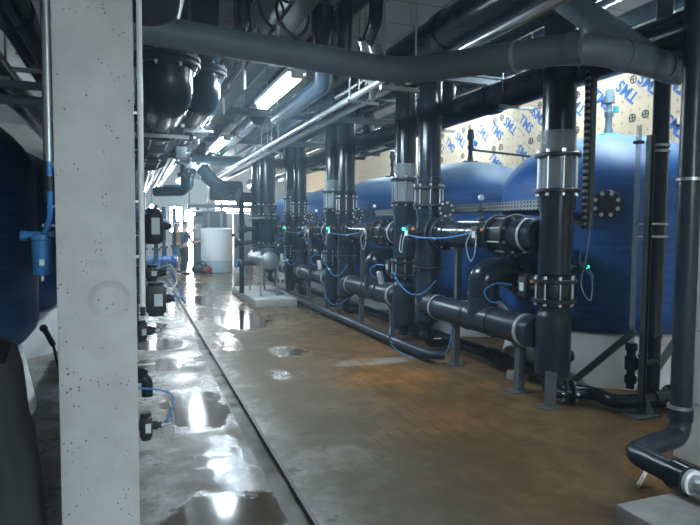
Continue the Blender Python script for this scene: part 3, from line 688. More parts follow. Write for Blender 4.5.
# ------------------------------------------------------------------ frame, post and gauge tube in front of the nearest tank
s = thing('post_pipe', 'slim black pipe standing in front of the nearest tank with steel clamps', 'pipe', (4.40, 3.98, 0))
part('pipe', MB().lathe((4.40, 3.98, 0), (0, 0, 1), [(.068, .06), (.068, .62), (.076, .63), (.076, .74), (.07, .75), (.07, 3.6)], 24), 'pvc', s)
for z in (2.33, 2.28): part('clamp', MB().tube((4.40, 3.98, z), (4.40, 3.98, z+.022), .082, .06, 24).box((4.32, 3.98, z+.01), (.16, .02, .02)), 'steel', s)
for z in (1.64, 1.53): part('clamp', MB().tube((4.40, 3.98, z), (4.40, 3.98, z+.02), .08, .06, 24).beam((4.46, 3.92, z+.01), (4.10, 3.92, z+.01), .016, .016), 'steel', s)
part('side_branch', MB().path([(4.40, 3.98, .42), (4.38, 3.94, .42), (4.16, 3.93, .42)], .045, 16), 'pvc', s)
s = thing('level_tube', 'thin clear level tube beside the slotted channel, ending in a black valve', 'pipe', (4.12, 3.95, 0))
part('clear_pipe', MB().tube((4.12, 3.95, .58), (4.12, 3.95, 2.50), .024, .020, 18), 'clear_thin', s, 'clear narrow tube')
part('top_clamp', MB().tube((4.12, 3.95, 2.34), (4.12, 3.95, 2.36), .045, .026, 16), 'box', s)
vb = part('valve', MB().lathe((4.12, 3.95, 0), (0, 0, 1), [(.035, .20), (.035, .24), (.05, .25), (.05, .31), (.035, .32), (.035, .36), (.052, .37), (.052, .48), (.038, .49), (.038, .53), (.05, .54), (.05, .60)], 20), 'pvc', s)
part('handle', MB().box((4.20, 3.90, .50), (.10, .03, .03), None, .006), 'bluehandle', vb); part('handle', MB().box((4.17, 3.92, .28), (.06, .02, .02)), 'bluehandle', vb)
s = thing('slotted_channel', 'upright slotted steel channel on a gusseted foot in front of the nearest tank', 'stand', (4.12, 3.84, 0))
part('upright', MB().box((4.15, 3.87, 1.2), (.040, .010, 2.4)).box((4.130, 3.85, 1.2), (.006, .05, 2.4)).box((4.170, 3.85, 1.2), (.006, .05, 2.4)), 'steel_dark', s)
part('web', MB().box((4.15, 3.862, 1.2), (.018, .006, 2.38)), 'slotted_web', s)
part('foot_plate', MB().box((4.10, 3.82, .008), (.26, .22, .016), None, .004), 'steel_dark', s)
g = MB(); i0 = 0; g.v += [V((4.16, 3.80, .016)), V((4.25, 3.80, .016)), V((4.16, 3.80, .16)), V((4.16, 3.81, .016)), V((4.25, 3.81, .016)), V((4.16, 3.81, .16))]; g.f += [(0, 1, 2), (3, 4, 5), (0, 1, 4, 3), (1, 2, 5, 4), (0, 2, 5, 3)]
part('gusset', g, 'steel_dark', s)
part('brace', MB().beam((4.10, 3.90, .72), (3.98, 4.6, .05), .05, .05), 'steel_dark', s)
part('brace', MB().beam((4.35, 4.06, .10), (4.95, 4.15, .62), .05, .05), 'steel_dark', s)
s = thing('slotted_channel', 'tall slotted steel channel directly right of the nearest riser, at tank height', 'stand', (3.93, 4.40, 1.3))
part('upright', MB().box((3.98, 4.36, 2.75), (.055, .05, 2.3)), 'steel_dark', s)
part('web', MB().box((3.925, 4.36, 2.75), (.03, .04, 2.3)), 'slotted_web', s)
part('bracket', MB().box((3.86, 4.38, 1.66), (.20, .03, .035)), 'steel_dark', s)

# pipe on the right pillar, with the kink over the concrete block
s = thing('drop_pipe', 'black pipe down the right pillar that turns forward and ends in a steel tube', 'pipe', (3.44, 2.87, .16))
part('pipe', MB().path([(3.43, 2.87, 4.2), (3.445, 2.87, .22), (2.90, 2.74, .22), (2.87, 2.34, .22)], .068, 24, .10, seg=9), 'pvc_dull', s)
part('socket', MB().cyl((3.442, 2.87, .33), (3.444, 2.87, .40), .078, 24), 'pvc', s); part('socket', MB().cyl((2.876, 2.42, .22), (2.868, 2.31, .22), .085, 24), 'pvc', s)
part('collar', MB().tube((2.868, 2.31, .22), (2.867, 2.285, .22), .07, .04, 24), 'white', s)
part('steel_tube', MB().cyl((2.867, 2.30, .22), (2.86, 1.5, .22), .048, 20), 'steel', s)
for z in (1.92, .41): part('clamp', MB().tube((3.437, 2.87, z), (3.437, 2.87, z+.02), .08, .062, 24).box((3.52, 2.87, z+.01), (.14, .03, .02)), 'steel', s)
single('concrete_block', MB().box((2.90, 2.08, .056), (.90, .68, .112), None, .012), 'block', 'pale concrete block on the floor at the bottom right corner under the steel tube', 'block')
a_ = bearing(638, 486, z=.012); b_ = bearing(670, 428, y=3.0)
single('white_stick', MB().cyl(a_, b_, .013, 12), 'white', 'thin white plastic tube leaning from the floor against the black drop pipe', 'tube')
single('nozzle_disc', MB().lathe((3.60, 2.66, 1.10), (-.5, -1, 0), [(.02, -.12), (.05, -.1), (.075, -.03), (.075, .01), (.06, .02)], 24), 'white', 'round white plastic end sticking out beside the right pillar at the frame edge', 'pipe')

# ------------------------------------------------------------------ collector with two risers on a pad, mid hall
cp = bearing(270.6, 261, y=12.0); cx, cz = cp.x, cp.z
single('equipment_pad', MB().box((cx+.02, 13.0, .075), (.86, 2.9, .15), None, .01), 'pad', 'low pale concrete pad carrying the steel collector drum', 'pad')
c = thing('collector_drum', 'grey steel drum lying on four legs on the concrete pad', 'drum', (cx, 12.8, .15))
part('drum', MB().lathe((cx, 12.0, cz), (0, 1, 0), [(.02, 0), (.15, .0), (.18, .02), (.18, 1.62), (.15, 1.64)], 36), 'steel', c)
for (dx, yy) in ((-.17, 12.15), (.17, 12.15), (-.17, 13.4), (.17, 13.4)): part('leg', MB().box((cx+dx, yy, (.15+cz)/2), (.045, .045, cz-.15)), 'steel', c)
for k, yy in enumerate((12.35, 13.25)):
    r = thing('collector_riser', ['thick dark riser with many bolted flanges on the near end of the steel drum', 'thick dark riser with many bolted flanges on the far end of the steel drum'][k], 'pipe', (cx, yy, cz+.15), 'risers on the drum')
    part('neck', MB().cyl((cx, yy, cz+.1), (cx, yy, cz+.26), .13, 24), 'steel', r)
    for z in (cz+.28, cz+.34, cz+.86, cz+.94, cz+1.15): flange(r, (cx, yy, z), (0, 0, 1), .215, .1, .03, 10, True)
    part('lower_pipe', MB().cyl((cx, yy, cz+.34), (cx, yy, cz+.88), .15, 28), 'pvc', r)
    part('compensator', MB().lathe((cx, yy, cz+.93), (0, 0, 1), [(.15, 0), (.165, .05), (.15, .1), (.165, .15), (.15, .2)], 28), 'iron', r)
    part('upper_pipe', MB().lathe((cx, yy, 0), (0, 0, 1), [(.155, cz+1.15), (.155, cz+1.5), (.175, cz+1.5), (.175, cz+1.6), (.155, cz+1.6), (.155, 3.05)], 28), 'pvc', r)
    if k: flange(r, (cx-.42, yy, cz+1.35), (-1, -.3, 0), .2, .1, .04, 10, False); part('side_nozzle', MB().cyl((cx-.42, yy, cz+1.35), (cx, yy, cz+1.35), .12, 22), 'pvc', r)
for k, (dx, z) in enumerate(((-.55, 1.25), (-.55, .80), (-.48, 1.55))):
    v = thing('handwheel_valve', ['dark valve with handwheel left of the drum risers at chest height', 'dark valve with handwheel left of the drum at knee height', 'dark valve with handwheel left of the drum risers at head height'][k], 'valve', (cx+dx, 12.9, z), 'valves left of the drum')
    part('valve_body', MB().sphere((cx+dx+.1, 12.9, z), .09).cyl((cx+dx+.1, 12.9, z), (cx-.12, 12.9, z), .05, 14), 'iron', v)
    part('handwheel', MB().tube((cx+dx-.02, 12.9, z), (cx+dx+.01, 12.9, z), .11, .09, 20).box((cx+dx-.005, 12.9, z), (.02, .2, .02)).box((cx+dx-.005, 12.9, z), (.02, .02, .2)).cyl((cx+dx, 12.9, z), (cx+dx+.08, 12.9, z), .015, 8), 'bluehandle' if k == 1 else 'iron', v)
single('valve_column', MB().cyl((cx-.43, 12.95, .15), (cx-.43, 12.95, 2.2), .055, 16), 'pvc', 'thin dark standpipe on the left edge of the pad', 'pipe')

# ------------------------------------------------------------------ overhead pipework
def hang(t, x, y, z, r):
    part('hanger_rod', MB().cyl((x-r-.02, y, z-.02), (x-r-.02, y, ZC), .008, 8).cyl((x+r+.02, y, z-.02), (x+r+.02, y, ZC), .008, 8).box((x, y, z-r-.015), (2*r+.1, .04, .03)), 'steel', t)
def run(name, x, z, r, y0, y1, m, label, cat='pipe', group=None, cols=(), hangs=()):
    t = thing(name, label, cat, (x, (y0+y1)/2, z), group)
    b = MB().cyl((x, y0, z), (x, y1, z), r, 26)
    cols = [y for y in cols if y0+.1 < y < y1-.3]; hangs = [y for y in hangs if y0 < y < y1]
    for y in cols: b.lathe((x, y, z), (0, 1, 0), [(r*1.1, 0), (r*1.1, .12)], 26)
    part('pipe', b, m, t)
    for y in hangs: hang(t, x, y, z, r)
    return t
# the kinked grey pipe crossing the hall
k0 = bearing(60, 14, z=2.95); k1 = bearing(140, 28, z=2.93); k2 = bearing(400, 72, z=2.86); k3 = bearing(588, 46, z=2.79); k4 = bearing(690, 73, z=2.79); k5 = bearing(800, 98, z=2.79)
s = thing('crossing_pipe', 'grey plastic pipe crossing the whole hall overhead with two shallow bends', 'pipe', tuple(k2))
part('pipe', MB().path([k0, k1, k2, k3, k4, k5], .102, 28, .28, seg=9), 'pvc_grey', s)
d = (k3-k2).normalized()
for f in (.02, .95): part('collar', MB().cyl(k2.lerp(k3, f)-d*.05, k2.lerp(k3, f)+d*.05, .109, 28), 'pvc_grey', s)
part('joint_ring', MB().cyl(k2.lerp(k3, .66), k2.lerp(k3, .68), .1035, 28), 'ring', s)
d4 = (k4-k3).normalized()
part('collar', MB().cyl(k3.lerp(k4, .28), k3.lerp(k4, .36), .109, 28), 'pvc_grey', s); part('collar', MB().cyl(k3.lerp(k4, .70), k3.lerp(k4, .84), .109, 28), 'pvc_grey', s)
kb = k3.lerp(k4, .62); part('wye_branch', MB().path([kb, kb+V((-.42, .55, .62)), kb+V((-.55, .8, 1.3))], .10, 24, .15), 'pvc_grey', s)
hang(s, k2.x, k2.y, k2.z, .12)
# silver conduits
for k, (x, z, r, lab) in enumerate(((2.46, 3.0, .042, 'silver conduit with couplings, the right one of the bright pair overhead'), (2.27, 3.0, .034, 'silver conduit, the thinner left one of the bright pair overhead'))):
    run('conduit', x, z, r, 2.6 if k == 0 else 4.9, 17.5, 'conduit', lab, 'conduit', 'bright conduits', [4.6+1.3*q for q in range(9)], (6., 10.5))
s = thing('conduit_branch', 'short silver branch pipe dropping from the crossing pipe onto the bright conduit', 'pipe', (2.2, 5.6, 3.0)); part('pipe', MB().path([(2.05, 5.2, 3.35), (2.2, 5.35, 3.12), (2.46, 5.9, 3.0)], .05, 16), 'conduit', s)
# black mains along the hall above the risers
run('overhead_main', 4.05, 3.13, .165, 1.2, 21, 'pvc', 'black overhead main running just above the printed wall boards', 'pipe', 'overhead mains', [6.0, 9.0, 12.], (5.6, 7.3, 10.2))
run('overhead_main', 3.02, 3.58, .19, .5, 22, 'pvc', 'fattest black overhead main running high along the right of the aisle', 'pipe', 'overhead mains', [5.3, 8.4, 12], (6.6, 9.6))
run('overhead_main', 3.60, 3.62, .15, 2., 22, 'pvc', 'black overhead main directly above the risers', 'pipe', 'overhead mains', [5.4, 9.4], (8.,))
run('overhead_main', 4.38, 3.93, .16, 1.5, 22, 'pvc_dull', 'black overhead main nearest to the tanks, high under the ceiling', 'pipe', 'overhead mains', [5.0, 8.0], (7.,))
run('overhead_main', 2.05, 3.75, .09, 2.5, 20, 'pvc_dull', 'slim dark overhead pipe above the right fluorescent row', 'pipe', 'overhead mains', [6, 9, 12], (8.,))
run('overhead_main', 5.3, 3.95, .10, 3., 22, 'pvc', 'slim dark overhead pipe above the blue tanks', 'pipe', 'overhead mains', [6, 9], (8.,))
# steel strut below the main over the tanks
st = MB(); st.box((3.92, 12.2, 2.96), (.045, 7.6, .045)).box((4.2, 12.2, 2.96), (.045, 7.6, .045))
s = single('strut_rail', st, 'steel', 'pair of long steel strut rails under the black main beside the tanks', 'rail')
for k, yy in enumerate((8.8, 9.9, 10.6, 13.)):
    part('crossbar', MB().box((4.06, yy, 2.92), (.36, .05, .05)), 'steel_dark', s)
# steel beams under the ceiling across the hall
for k, yy in enumerate((6.3, 9.4, 12.6, 15.8)):
    single('strut_beam', MB().box((3.1, yy, 3.36), (3.6, .09, .02)).box((3.1, yy, 3.44), (3.6, .09, .02)).box((3.1, yy, 3.4), (3.6, .02, .08)).cyl((1.7, yy, 3.4), (1.7, yy, ZC), .012, 8).cyl((4.7, yy, 3.4), (4.7, yy, ZC), .012, 8), 'steel_dark',
           f'dark steel beam across the hall below the ceiling, {ORD[k]} from the camera', 'beam', 'steel cross beams')
# foil lagged duct and cables near the ceiling
p = bearing(285, 22, z=3.75)
b = MB().path([(p.x+.1, p.y-1.6, 3.8), (p.x, p.y, 3.75), (p.x-.05, p.y+1.4, 3.78), (p.x-.1, p.y+2.9, 3.80)], .24, 26)
single('foil_duct', b, 'foil', 'crumpled silver foil duct near the ceiling beside the fluorescent lamps', 'duct')
q = bearing(291, 14, z=3.3)
hose('cable_coil', [q+V((0, 0, .9)), q+V((.05, 0, .4)), q+V((.16, .05, 0)), q+V((.05, .05, -.16)), q+V((-.1, 0, -.05)), q+V((-.1, 0, .1)), q+V((.05, 0, .16)), q+V((.2, 0, .9))], .014, 'box', 'black cable hanging in a loop below the foil duct')
q = bearing(270, 12, z=3.45)
hose('cable_coil', [q+V((0, 0, .8)), q+V((.03, 0, .3)), q+V((.14, .05, 0)), q+V((.02, .05, -.1)), q+V((-.1, 0, .1)), q+V((-.1, 0, .8))], .014, 'box', 'black cable hanging in a loop left of the foil duct')
# pipe ends and elbows hanging in the ceiling tangle above the crossing pipe
for k, (px, py, z, m, r, lab) in enumerate(((242, 20, 3.45, 'pvc', .075, 'dark vertical pipe end left of the foil duct'), (322, 25, 3.4, 'pvc', .10, 'dark pipe dropping from the ceiling right of the foil duct'), (345, 15, 3.5, 'pvc_dull', .07, 'dull dark pipe dropping from the ceiling behind the crossing pipe'),
        (376, 20, 3.4, 'pvc', .06, 'thin dark pipe dropping above the bend of the crossing pipe'))):
    p = bearing(px, py, z=z); q = p + V((.35, 1.0, -.25)) if k in (1, 2) else p+V((.2, .9, -.1))
    single('vertical_pipe', MB().path([(p.x, p.y, ZC), p, q, q+V((0, 2.2, 0))], r, 20, r*1.7).cyl(p+V((0, 0, .18)), p+V((0, 0, .26)), r*1.35, 20), m, lab, 'pipe', 'ceiling drops')
# cross pipes from mains to risers and across the far hall
single('cross_pipe', MB().path([(1.30, 14.0, 3.13), (3.58, 14.0, 3.11), (3.58, 14., 3.6)], .10, 20), 'pvc_grey', 'grey cross pipe spanning the aisle above the drum risers', 'pipe')
single('cross_pipe', MB().path([(1.60, 18.0, 2.23), (3.6, 18.0, 2.20)], .06, 16).path([(1.75, 18.3, 2.05), (3.5, 18.3, 2.05)], .035, 12).cyl((1.64, 18, 2.1), (1.64, 18, ZC), .03, 14).cyl((3.5, 18.05, 0), (3.5, 18.05, 2.25), .05, 14), 'steel', 'low steel pipe frame across the far aisle above the white tank', 'frame')
for k, (yy, z) in enumerate(((7.44, 3.3), (10.52, 3.3))):
    single('cross_pipe', MB().path([(3.55, yy+.02, z), (4.38, yy+.25, z), (4.38, yy+.25, 3.9)], .11, 22), 'pvc', ['black branch from the second clear-section riser to the mains near the tanks', 'black branch from the third clear-section riser to the mains near the tanks'][k], 'pipe', 'branches to the mains')
single('cross_pipe', MB().path([(1.75, 16.4, ZC), (1.75, 16.4, 3.2), (2.3, 16.7, 2.68), (2.95, 16.8, 2.70)], .19, 22, .3), 'pvc', 'fat dark bent pipe hanging over the far aisle beyond the drum risers', 'pipe')

for x, z, r, y0, lab in ((.62, 3.45, .13, 10, 'dark overhead main left of the lamp trunking, the wider one'), (.95, 3.05, .09, 7.5, 'dark overhead main left of the lamp trunking, the lower one'), (1.95, 3.35, .12, 9.5, 'dark overhead main right of the aisle lamps in the far half'), (.30, 3.75, .16, 7.5, 'dark overhead main farthest left, above the elbow pipes'), (1.30, 3.95, .15, 11.5, 'dark overhead main right above the aisle lamps under the ceiling'), (2.35, 3.85, .13, 10.5, 'dark overhead main high right of the aisle lamps, beyond the third beam'), (2.75, 3.12, .10, 12.7, 'dark overhead main low over the drum risers')):
    run('overhead_main', x, z, r, y0, 21, 'pvc', lab, 'pipe', 'overhead mains', [8, 11, 14], (9.,))
fb = thing('fan_unit', 'dark boxy fan unit hanging over the far aisle above the white tank', 'fan', (2.75, 18.6, 2.35))
part('housing', MB().box((2.75, 18.6, 2.65), (1.0, .7, .5), None, .04), 'iron', fb); part('grille', MB().tube((2.75, 18.23, 2.65), (2.75, 18.26, 2.65), .2, .16, 24), 'steel_dark', fb)
part('hanger_rod', MB().cyl((2.4, 18.6, 2.85), (2.4, 18.6, ZC), .012, 8), 'steel', fb); part('hanger_rod', MB().cyl((3.1, 18.6, 2.85), (3.1, 18.6, ZC), .012, 8), 'steel', fb)
for k, (x, y, r, z0, lab) in enumerate(((1.12, 13.2, .10, 2.35, 'dark pipe dropping from the overhead mains left of the aisle lamps'), (1.42, 15.2, .08, 2.55, 'thinner dark pipe dropping from the overhead mains over the far aisle'))):
    t = thing('drop_pipe', lab, 'pipe', (x, y, z0), 'drops in the far aisle'); part('pipe', MB().path([(x, y, ZC), (x, y, z0), (x-.6, y+.4, z0)], r, 18, .14), 'pvc', t)
    for z in (z0+.35, z0+.75): flange(t, (x, y, z), (0, 0, 1), r+.06, .05, .05, 8, False)
# ------------------------------------------------------------------ fluorescent fittings
def lamp(x, y, z, label, ln=1.55, rz=0., dbl=True):
    t = thing('fluorescent_lamp', label, 'lamp', (x, y, z), 'fluorescent fittings')
    part('housing', MB().box((x, y, z+.052), (.19, ln, .05), None, .01), 'white', t)
    for dx in ((-.04, .04) if dbl else (0,)): part('tube', MB().cyl((x+dx, y-ln/2+.05, z), (x+dx, y+ln/2-.05, z), .022, 14), 'tube', t)
    part('end_cap', MB().box((x, y-ln/2+.01, z+.01), (.12, .04, .07)), 'white', t); part('end_cap', MB().box((x, y+ln/2-.01, z+.01), (.12, .04, .07)), 'white', t)
    for q in (-1, 1): part('suspension', MB().cyl((x, y+q*ln/3, z+.08), (x, y+q*ln/3, ZC), .006, 6), 'steel', t)
LX = 1.47
for y, lab in ((6.15, 'brightest fluorescent lamp over the aisle, long white tube seen whole'), (10.4, 'second lit fluorescent lamp along the aisle, seen as a bright glare'), (14.6, 'third lit fluorescent lamp along the aisle, far beyond the glare'), (18.8, 'farthest lit fluorescent lamp along the aisle'), ):
    lamp(LX, y, 3.0, lab)
lamp(2.0, -1.7, 2.9, 'added fluorescent lamp behind the camera, left one of the nearer twin')  # this lamp and the next four are added unseen to brighten the pillar
lamp(2.45, -1.7, 2.9, 'added fluorescent lamp behind the camera, right one of the nearer twin')
lamp(2.0, -5.0, 2.9, 'added fluorescent lamp by the wall behind the camera')
lamp(2.5, -3.9, 2.9, 'added fluorescent lamp farther behind the camera on the right of the aisle')
lamp(1.5, -3.9, 2.9, 'added fluorescent lamp farther behind the camera over the aisle')
lamp(-2.9, 12.0, 3.7, 'fluorescent lamp high over the left row beyond the dark tank')
tl = MB(); tl.box((1.18, 9, 3.28), (.03, 15, .05)).box((1.26, 9, 3.26), (.14, 15, .012))
s = single('lamp_trunking', tl, 'steel_dark', 'long dark trunking carrying the aisle lamps, left of the tubes', 'trunking')
for k in range(6): part('bracket', MB().box((1.17, 4.9+k*1.5, 3.20), (.02, .07, .26)), 'white', s)
for y, lab in ((4.75, 'fluorescent lamp high over the nearest tank at the upper right'), (7.9, 'fluorescent lamp high over the second tank'), (11., 'fluorescent lamp high over the third tank'), (14.2, 'fluorescent lamp high over the fourth tank')):
    lamp(5.0 if y < 5 else 5.9, y, 3.62 if y < 5 else 4.0, lab, dbl=False)
for k, (px, py, y) in enumerate(((280.5, 178, 17.5), (152, 207, 21.5))):
    p = bearing(px, py, y=y); t = thing('bulkhead_lamp', ['small round lit lamp right of the drum risers', 'small round lit lamp at the far left over the pumps'][k], 'lamp', tuple(p), 'round lamps')
    part('globe', MB().sphere(p, .075), 'bulb', t); part('base', MB().cyl(p+V((0, .05, .05)), p+V((0, .05, ZC-p.z)), .02, 10), 'steel_dark', t)

# ------------------------------------------------------------------ left row: overhead pipes with elbows
def left_pipe(x, y, z, r, ytop, yend, sights, label, fine):
    t = thing('overhead_elbow_pipe', label, 'pipe', (x, y, z), 'elbowed pipes on the left')
    part('elbow', MB().path([(x, y, z+.20), (x, y, z), (x, y+.42, z)], r, 32, r*1.05, seg=12), 'pvc', t)
    part('drop_pipe', MB().cyl((x, y, z+.27), (x, y, ZC), r*.95, 30), 'pvc', t)
    flange(t, (x, y, z+.205), (0, 0, -1), r+.06, .1, .036, 8, True); flange(t, (x, y, z+.25), (0, 0, 1), r+.06, .1, .036, 8, True)
    yy = y+.42
    for (a, b_) in sights:
        part('run_pipe', MB().cyl((x, yy, z), (x, a, z), r*.97, 28), 'pvc', t)
        flange(t, (x, a, z), (0, -1, 0), r+.05, .1, .034, 8, fine); flange(t, (x, b_, z), (0, 1, 0), r+.05, .1, .034, 8, fine)
        part('sight_tube', MB().tube((x, a, z), (x, b_, z), r+.004, r-.006, 32), 'clear', t, 'clear plastic sight section')
        part('inner_tube', MB().cyl((x, a, z), (x, b_, z), r*.82, 26), 'inner', t)
        rods(t, (x, a, z), (x, b_, z), r+.024, 8, .009); yy = b_
    part('run_pipe', MB().cyl((x, yy, z), (x, yend, z), r*.97, 28), 'pvc', t)
    hang(t, x, y+.9, z, r)
p1 = bearing(167, 92, y=4.85); p2 = bearing(203, 97, y=5.7)
left_pipe(p1.x, 4.85, p1.z, .195, 4.2, 17, ((5.9, 6.9), (8.0, 9.0)), 'large black elbow pipe under the ceiling right beside the near pillar', True)
left_pipe(p2.x, 5.7, p2.z, .16, 4.2, 17, ((7.2, 8.2),), 'large black elbow pipe under the ceiling, right of and behind the other elbow', True)
single('ceiling_vessel', MB().lathe(bearing(168, 0, y=3.9)+V((-.12, -.55, .17)), (0, 1, 0), [(.05, 0), (.16, .03), (.23, .12), (.25, .25), (.25, 1.2)], 32), 'pvc_dull', 'rounded dark pipe end under the ceiling at the top right of the pillar', 'pipe')

for k in range(5):
    p = bearing(181+k*4, 153+k*6, y=7.2+k*2.2)
    v = thing('overhead_valve_motor', f'small grey valve motor among the left overhead pipes, {ORD[k]} of the row', 'valve', tuple(p), 'overhead valve motors')
    part('motor', MB().box(p, (.13, .15, .14), None, .015), 'steel_dark', v); part('shaft', MB().cyl(p, p+V((-.28, 0, .05)), .03, 12), 'iron', v); part('lamp_cap', MB().cyl(p+V((.06, 0, 0)), p+V((.10, 0, 0)), .03, 12), 'bolt', v)
# left row risers and actuators behind the pillar
def lriser(x, y, r, lab):
    t = thing('riser_pipe', lab, 'pipe', (x, y, 0), 'left row risers')
    part('pipe', MB().cyl((x, y, 0), (x, y, 2.6), r, 26), 'pvc', t)
    for z in (.5, .62, 1.0, 1.12, 1.45, 1.58): flange(t, (x, y, z), (0, 0, 1), r+.05, .05, .03, 8, False)
lriser(-.20, 4.05, .13, 'dark left row riser hidden behind the near pillar')
lriser(-.02, 9.5, .13, 'dark left row riser standing beyond the near pillar')
lriser(.25, 16.5, .14, 'dark left row riser near the far pumps')
for z, w_ in ((.62, 'lowest'), (1.48, 'second from the floor'), (1.82, 'third from the floor'), (2.14, 'fourth from the floor'), (2.46, 'fifth from the floor'), (2.78, 'topmost')):  # unseen stack of pipes added to keep lamp light off the left tank
    run('shade_pipe', -.22, z, .15, 4.3, 16, 'pvc', f'added black pipe shading the left tank, unseen behind the near pillar, {w_}', 'pipe', 'pipes added for shade', [6, 8, 11])
def motor(px, py, y, sz, lab, big=False):
    c = bearing(px, py, y=y); v = thing('valve_motor', lab, 'valve', tuple(c), 'valve motors beside the pillar')
    if big:
        part('motor_case', MB().lathe(c-V((0, 0, sz[2]/2)), (0, 0, 1), [(sz[0]*.3, 0), (sz[0]*.45, .015), (sz[0]*.5, .04), (sz[0]*.5, sz[2]-.05), (sz[0]*.44, sz[2]-.02), (sz[0]*.25, sz[2])], 28), 'box', v)
    else:
        part('motor_case', MB().box(c, sz, None, .014).cyl(c+V((0, 0, sz[2]/2)), c+V((0, 0, sz[2]/2+.022)), sz[0]*.4, 16).cyl(c-V((0, 0, sz[2]/2)), c-V((0, 0, sz[2]/2+.022)), sz[0]*.4, 16), 'box', v)
    part('label_plate', MB().box(c+V((.012, -sz[1]/2-.003, 0)), (sz[0]*.42, .005, sz[2]*.45)), 'whitelabel', v)
    part('shaft', MB().cyl(c, (-.2, c.y, c.z), .028, 12), 'iron', v)
    part('gland', MB().cyl(c+V((sz[0]/2, 0, 0)), c+V((sz[0]/2+.03, 0, 0)), .028, 14).cyl(c+V((sz[0]/2+.03, 0, 0)), c+V((sz[0]/2+.055, 0, 0)), .02, 12), 'box', v)
    part('connector', MB().cyl(c+V((sz[0]/2+.05, -.01, 0)), c+V((sz[0]/2+.075, -.01, 0)), .012, 10), 'bolt', v)
    return c
ma = motor(153.5, 226, 4.3, (.13, .13, .25), 'tall rounded black valve motor with pale label beside the pillar at head height', True)
mb_ = motor(152, 273, 4.2, (.08, .10, .07), 'small black valve motor between the two large ones beside the pillar')
mc = motor(156, 299, 3.95, (.12, .13, .17), 'largest square black valve motor with pale label beside the pillar')
md = motor(142, 331, 3.9, (.06, .09, .09), 'smallest black valve motor low beside the pillar, above the elbow')
me_ = motor(146, 426, 3.75, (.075, .10, .125), 'lowest black valve motor beside the pillar with a blue hose')
c = bearing(147, 374, y=3.85)
t = thing('elbow_valve', 'small dark pipe elbow with a bar handle beside the pillar', 'valve', tuple(c))
part('elbow', MB().path([(-.2, c.y, c.z-.02), (c.x, c.y, c.z-.02), (c.x+.0, c.y, c.z-.14)], .034, 16, .05).lathe((c.x-.03, c.y, c.z-.02), (0, -.3, 1), [(.03, 0), (.036, .02), (.036, .05), (.02, .06)], 16), 'pvc', t)
part('handle', MB().box((c.x-.0, c.y, c.z+.062), (.10, .014, .008)), 'bolt', t)
hose('air_hose', [me_+V((.09, 0, 0)), me_+V((.14, -.02, .06)), me_+V((.16, 0, .16)), me_+V((.10, .0, .21)), me_+V((-.02, 0, .235)), me_+V((-.2, 0, .24))], .006, 'hose', 'blue hose arching from the lowest motor beside the pillar', 'blue air hoses')
hose('wire_loop', [me_+V((.09, 0, 0)), me_+V((.11, -.02, -.08)), me_+V((.13, 0, -.12)), me_+V((.16, 0, -.08)), me_+V((.16, 0, .05)), me_+V((.14, .0, .14))], .004, 'greyhose', 'thin grey cable looping below the lowest motor beside the pillar', 'grey cable loops')
hose('air_hose', [bearing(139, 211, y=3.7), bearing(170, 222, y=9), bearing(196, 228, y=15)], .012, 'hose', 'blue hose stretched from the pillar towards the workers', 'blue air hoses')
hose('air_hose', [mc+V((.09, 0, .02)), mc+V((.15, 0, .0)), mc+V((.2, .3, -.05)), mc+V((.12, .5, .15))], .006, 'hose', 'short blue hose right of the largest motor beside the pillar', 'blue air hoses')
hose('wire_loop', [mb_+V((.04, 0, .03)), mb_+V((.12, 0, .05)), mb_+V((.16, 0, -.06)), mc+V((.09, 0, .05))], .006, 'greyhose', 'grey cable between the small and the largest motor beside the pillar', 'grey cable loops')
# conduits on the pillar
s = thing('pillar_conduit', 'white plastic conduit clipped to the right edge of the near pillar', 'conduit', (.056, 3.12, 1.16))
part('conduit', MB().cyl((.054, 3.09, 1.20), (.056, 3.09, ZC), .0135, 16), 'white', s); part('end_sleeve', MB().cyl((.054, 3.09, 1.155), (.054, 3.09, 1.21), .013, 16), 'box', s)
for z in (2.15, 1.72, 1.45): part('clip', MB().box((.038, 3.10, z), (.03, .02, .012)), 'bolt', s)
s = thing('pillar_conduit', 'grey steel conduit on the left edge of the near pillar ending in a blue hose', 'conduit', (-.35, 3.1, 1.9))
part('conduit', MB().cyl((-.353, 3.12, 1.90), (-.353, 3.12, ZC), .019, 18), 'steel', s)
part('blue_hose', MB().path([(-.353, 3.12, 1.92), (-.352, 3.12, 1.72), (-.355, 3.14, 1.64), (-.385, 3.2, 1.57)], .013, 12), 'hose', s, 'blue hose')
part('grip', MB().cyl((-.352, 3.12, 1.76), (-.352, 3.12, 1.83), .018, 12), 'box', s)
for z in (2.1, 1.69): part('clip', MB().box((-.345, 3.13, z), (.04, .02, .012)), 'white', s)
f = thing('water_filter', 'blue cartridge water filter hanging left of the near pillar', 'filter', (-.41, 3.25, 1.36))
part('bowl', MB().lathe((-.408, 3.25, 1.355), (0, 0, 1), [(.035, 0), (.042, .01), (.046, .17), (.052, .175), (.052, .20), (.03, .215)], 28), 'filter', f)
part('head', MB().box((-.41, 3.25, 1.555), (.13, .07, .03), None, .008).cyl((-.47, 3.25, 1.55), (-.50, 3.25, 1.55), .025, 14), 'filter', f)
part('drain', MB().cyl((-.408, 3.25, 1.325), (-.408, 3.25, 1.36), .010, 10), 'bolt', f); part('data_plate', MB().box((-.404, 3.203, 1.42), (.022, .004, .03)), 'whitelabel', f)
part('bracket', MB().box((-.36, 3.3, 1.60), (.10, .02, .015)).box((-.345, 3.3, 1.55), (.012, .02, .1)), 'bolt', f)

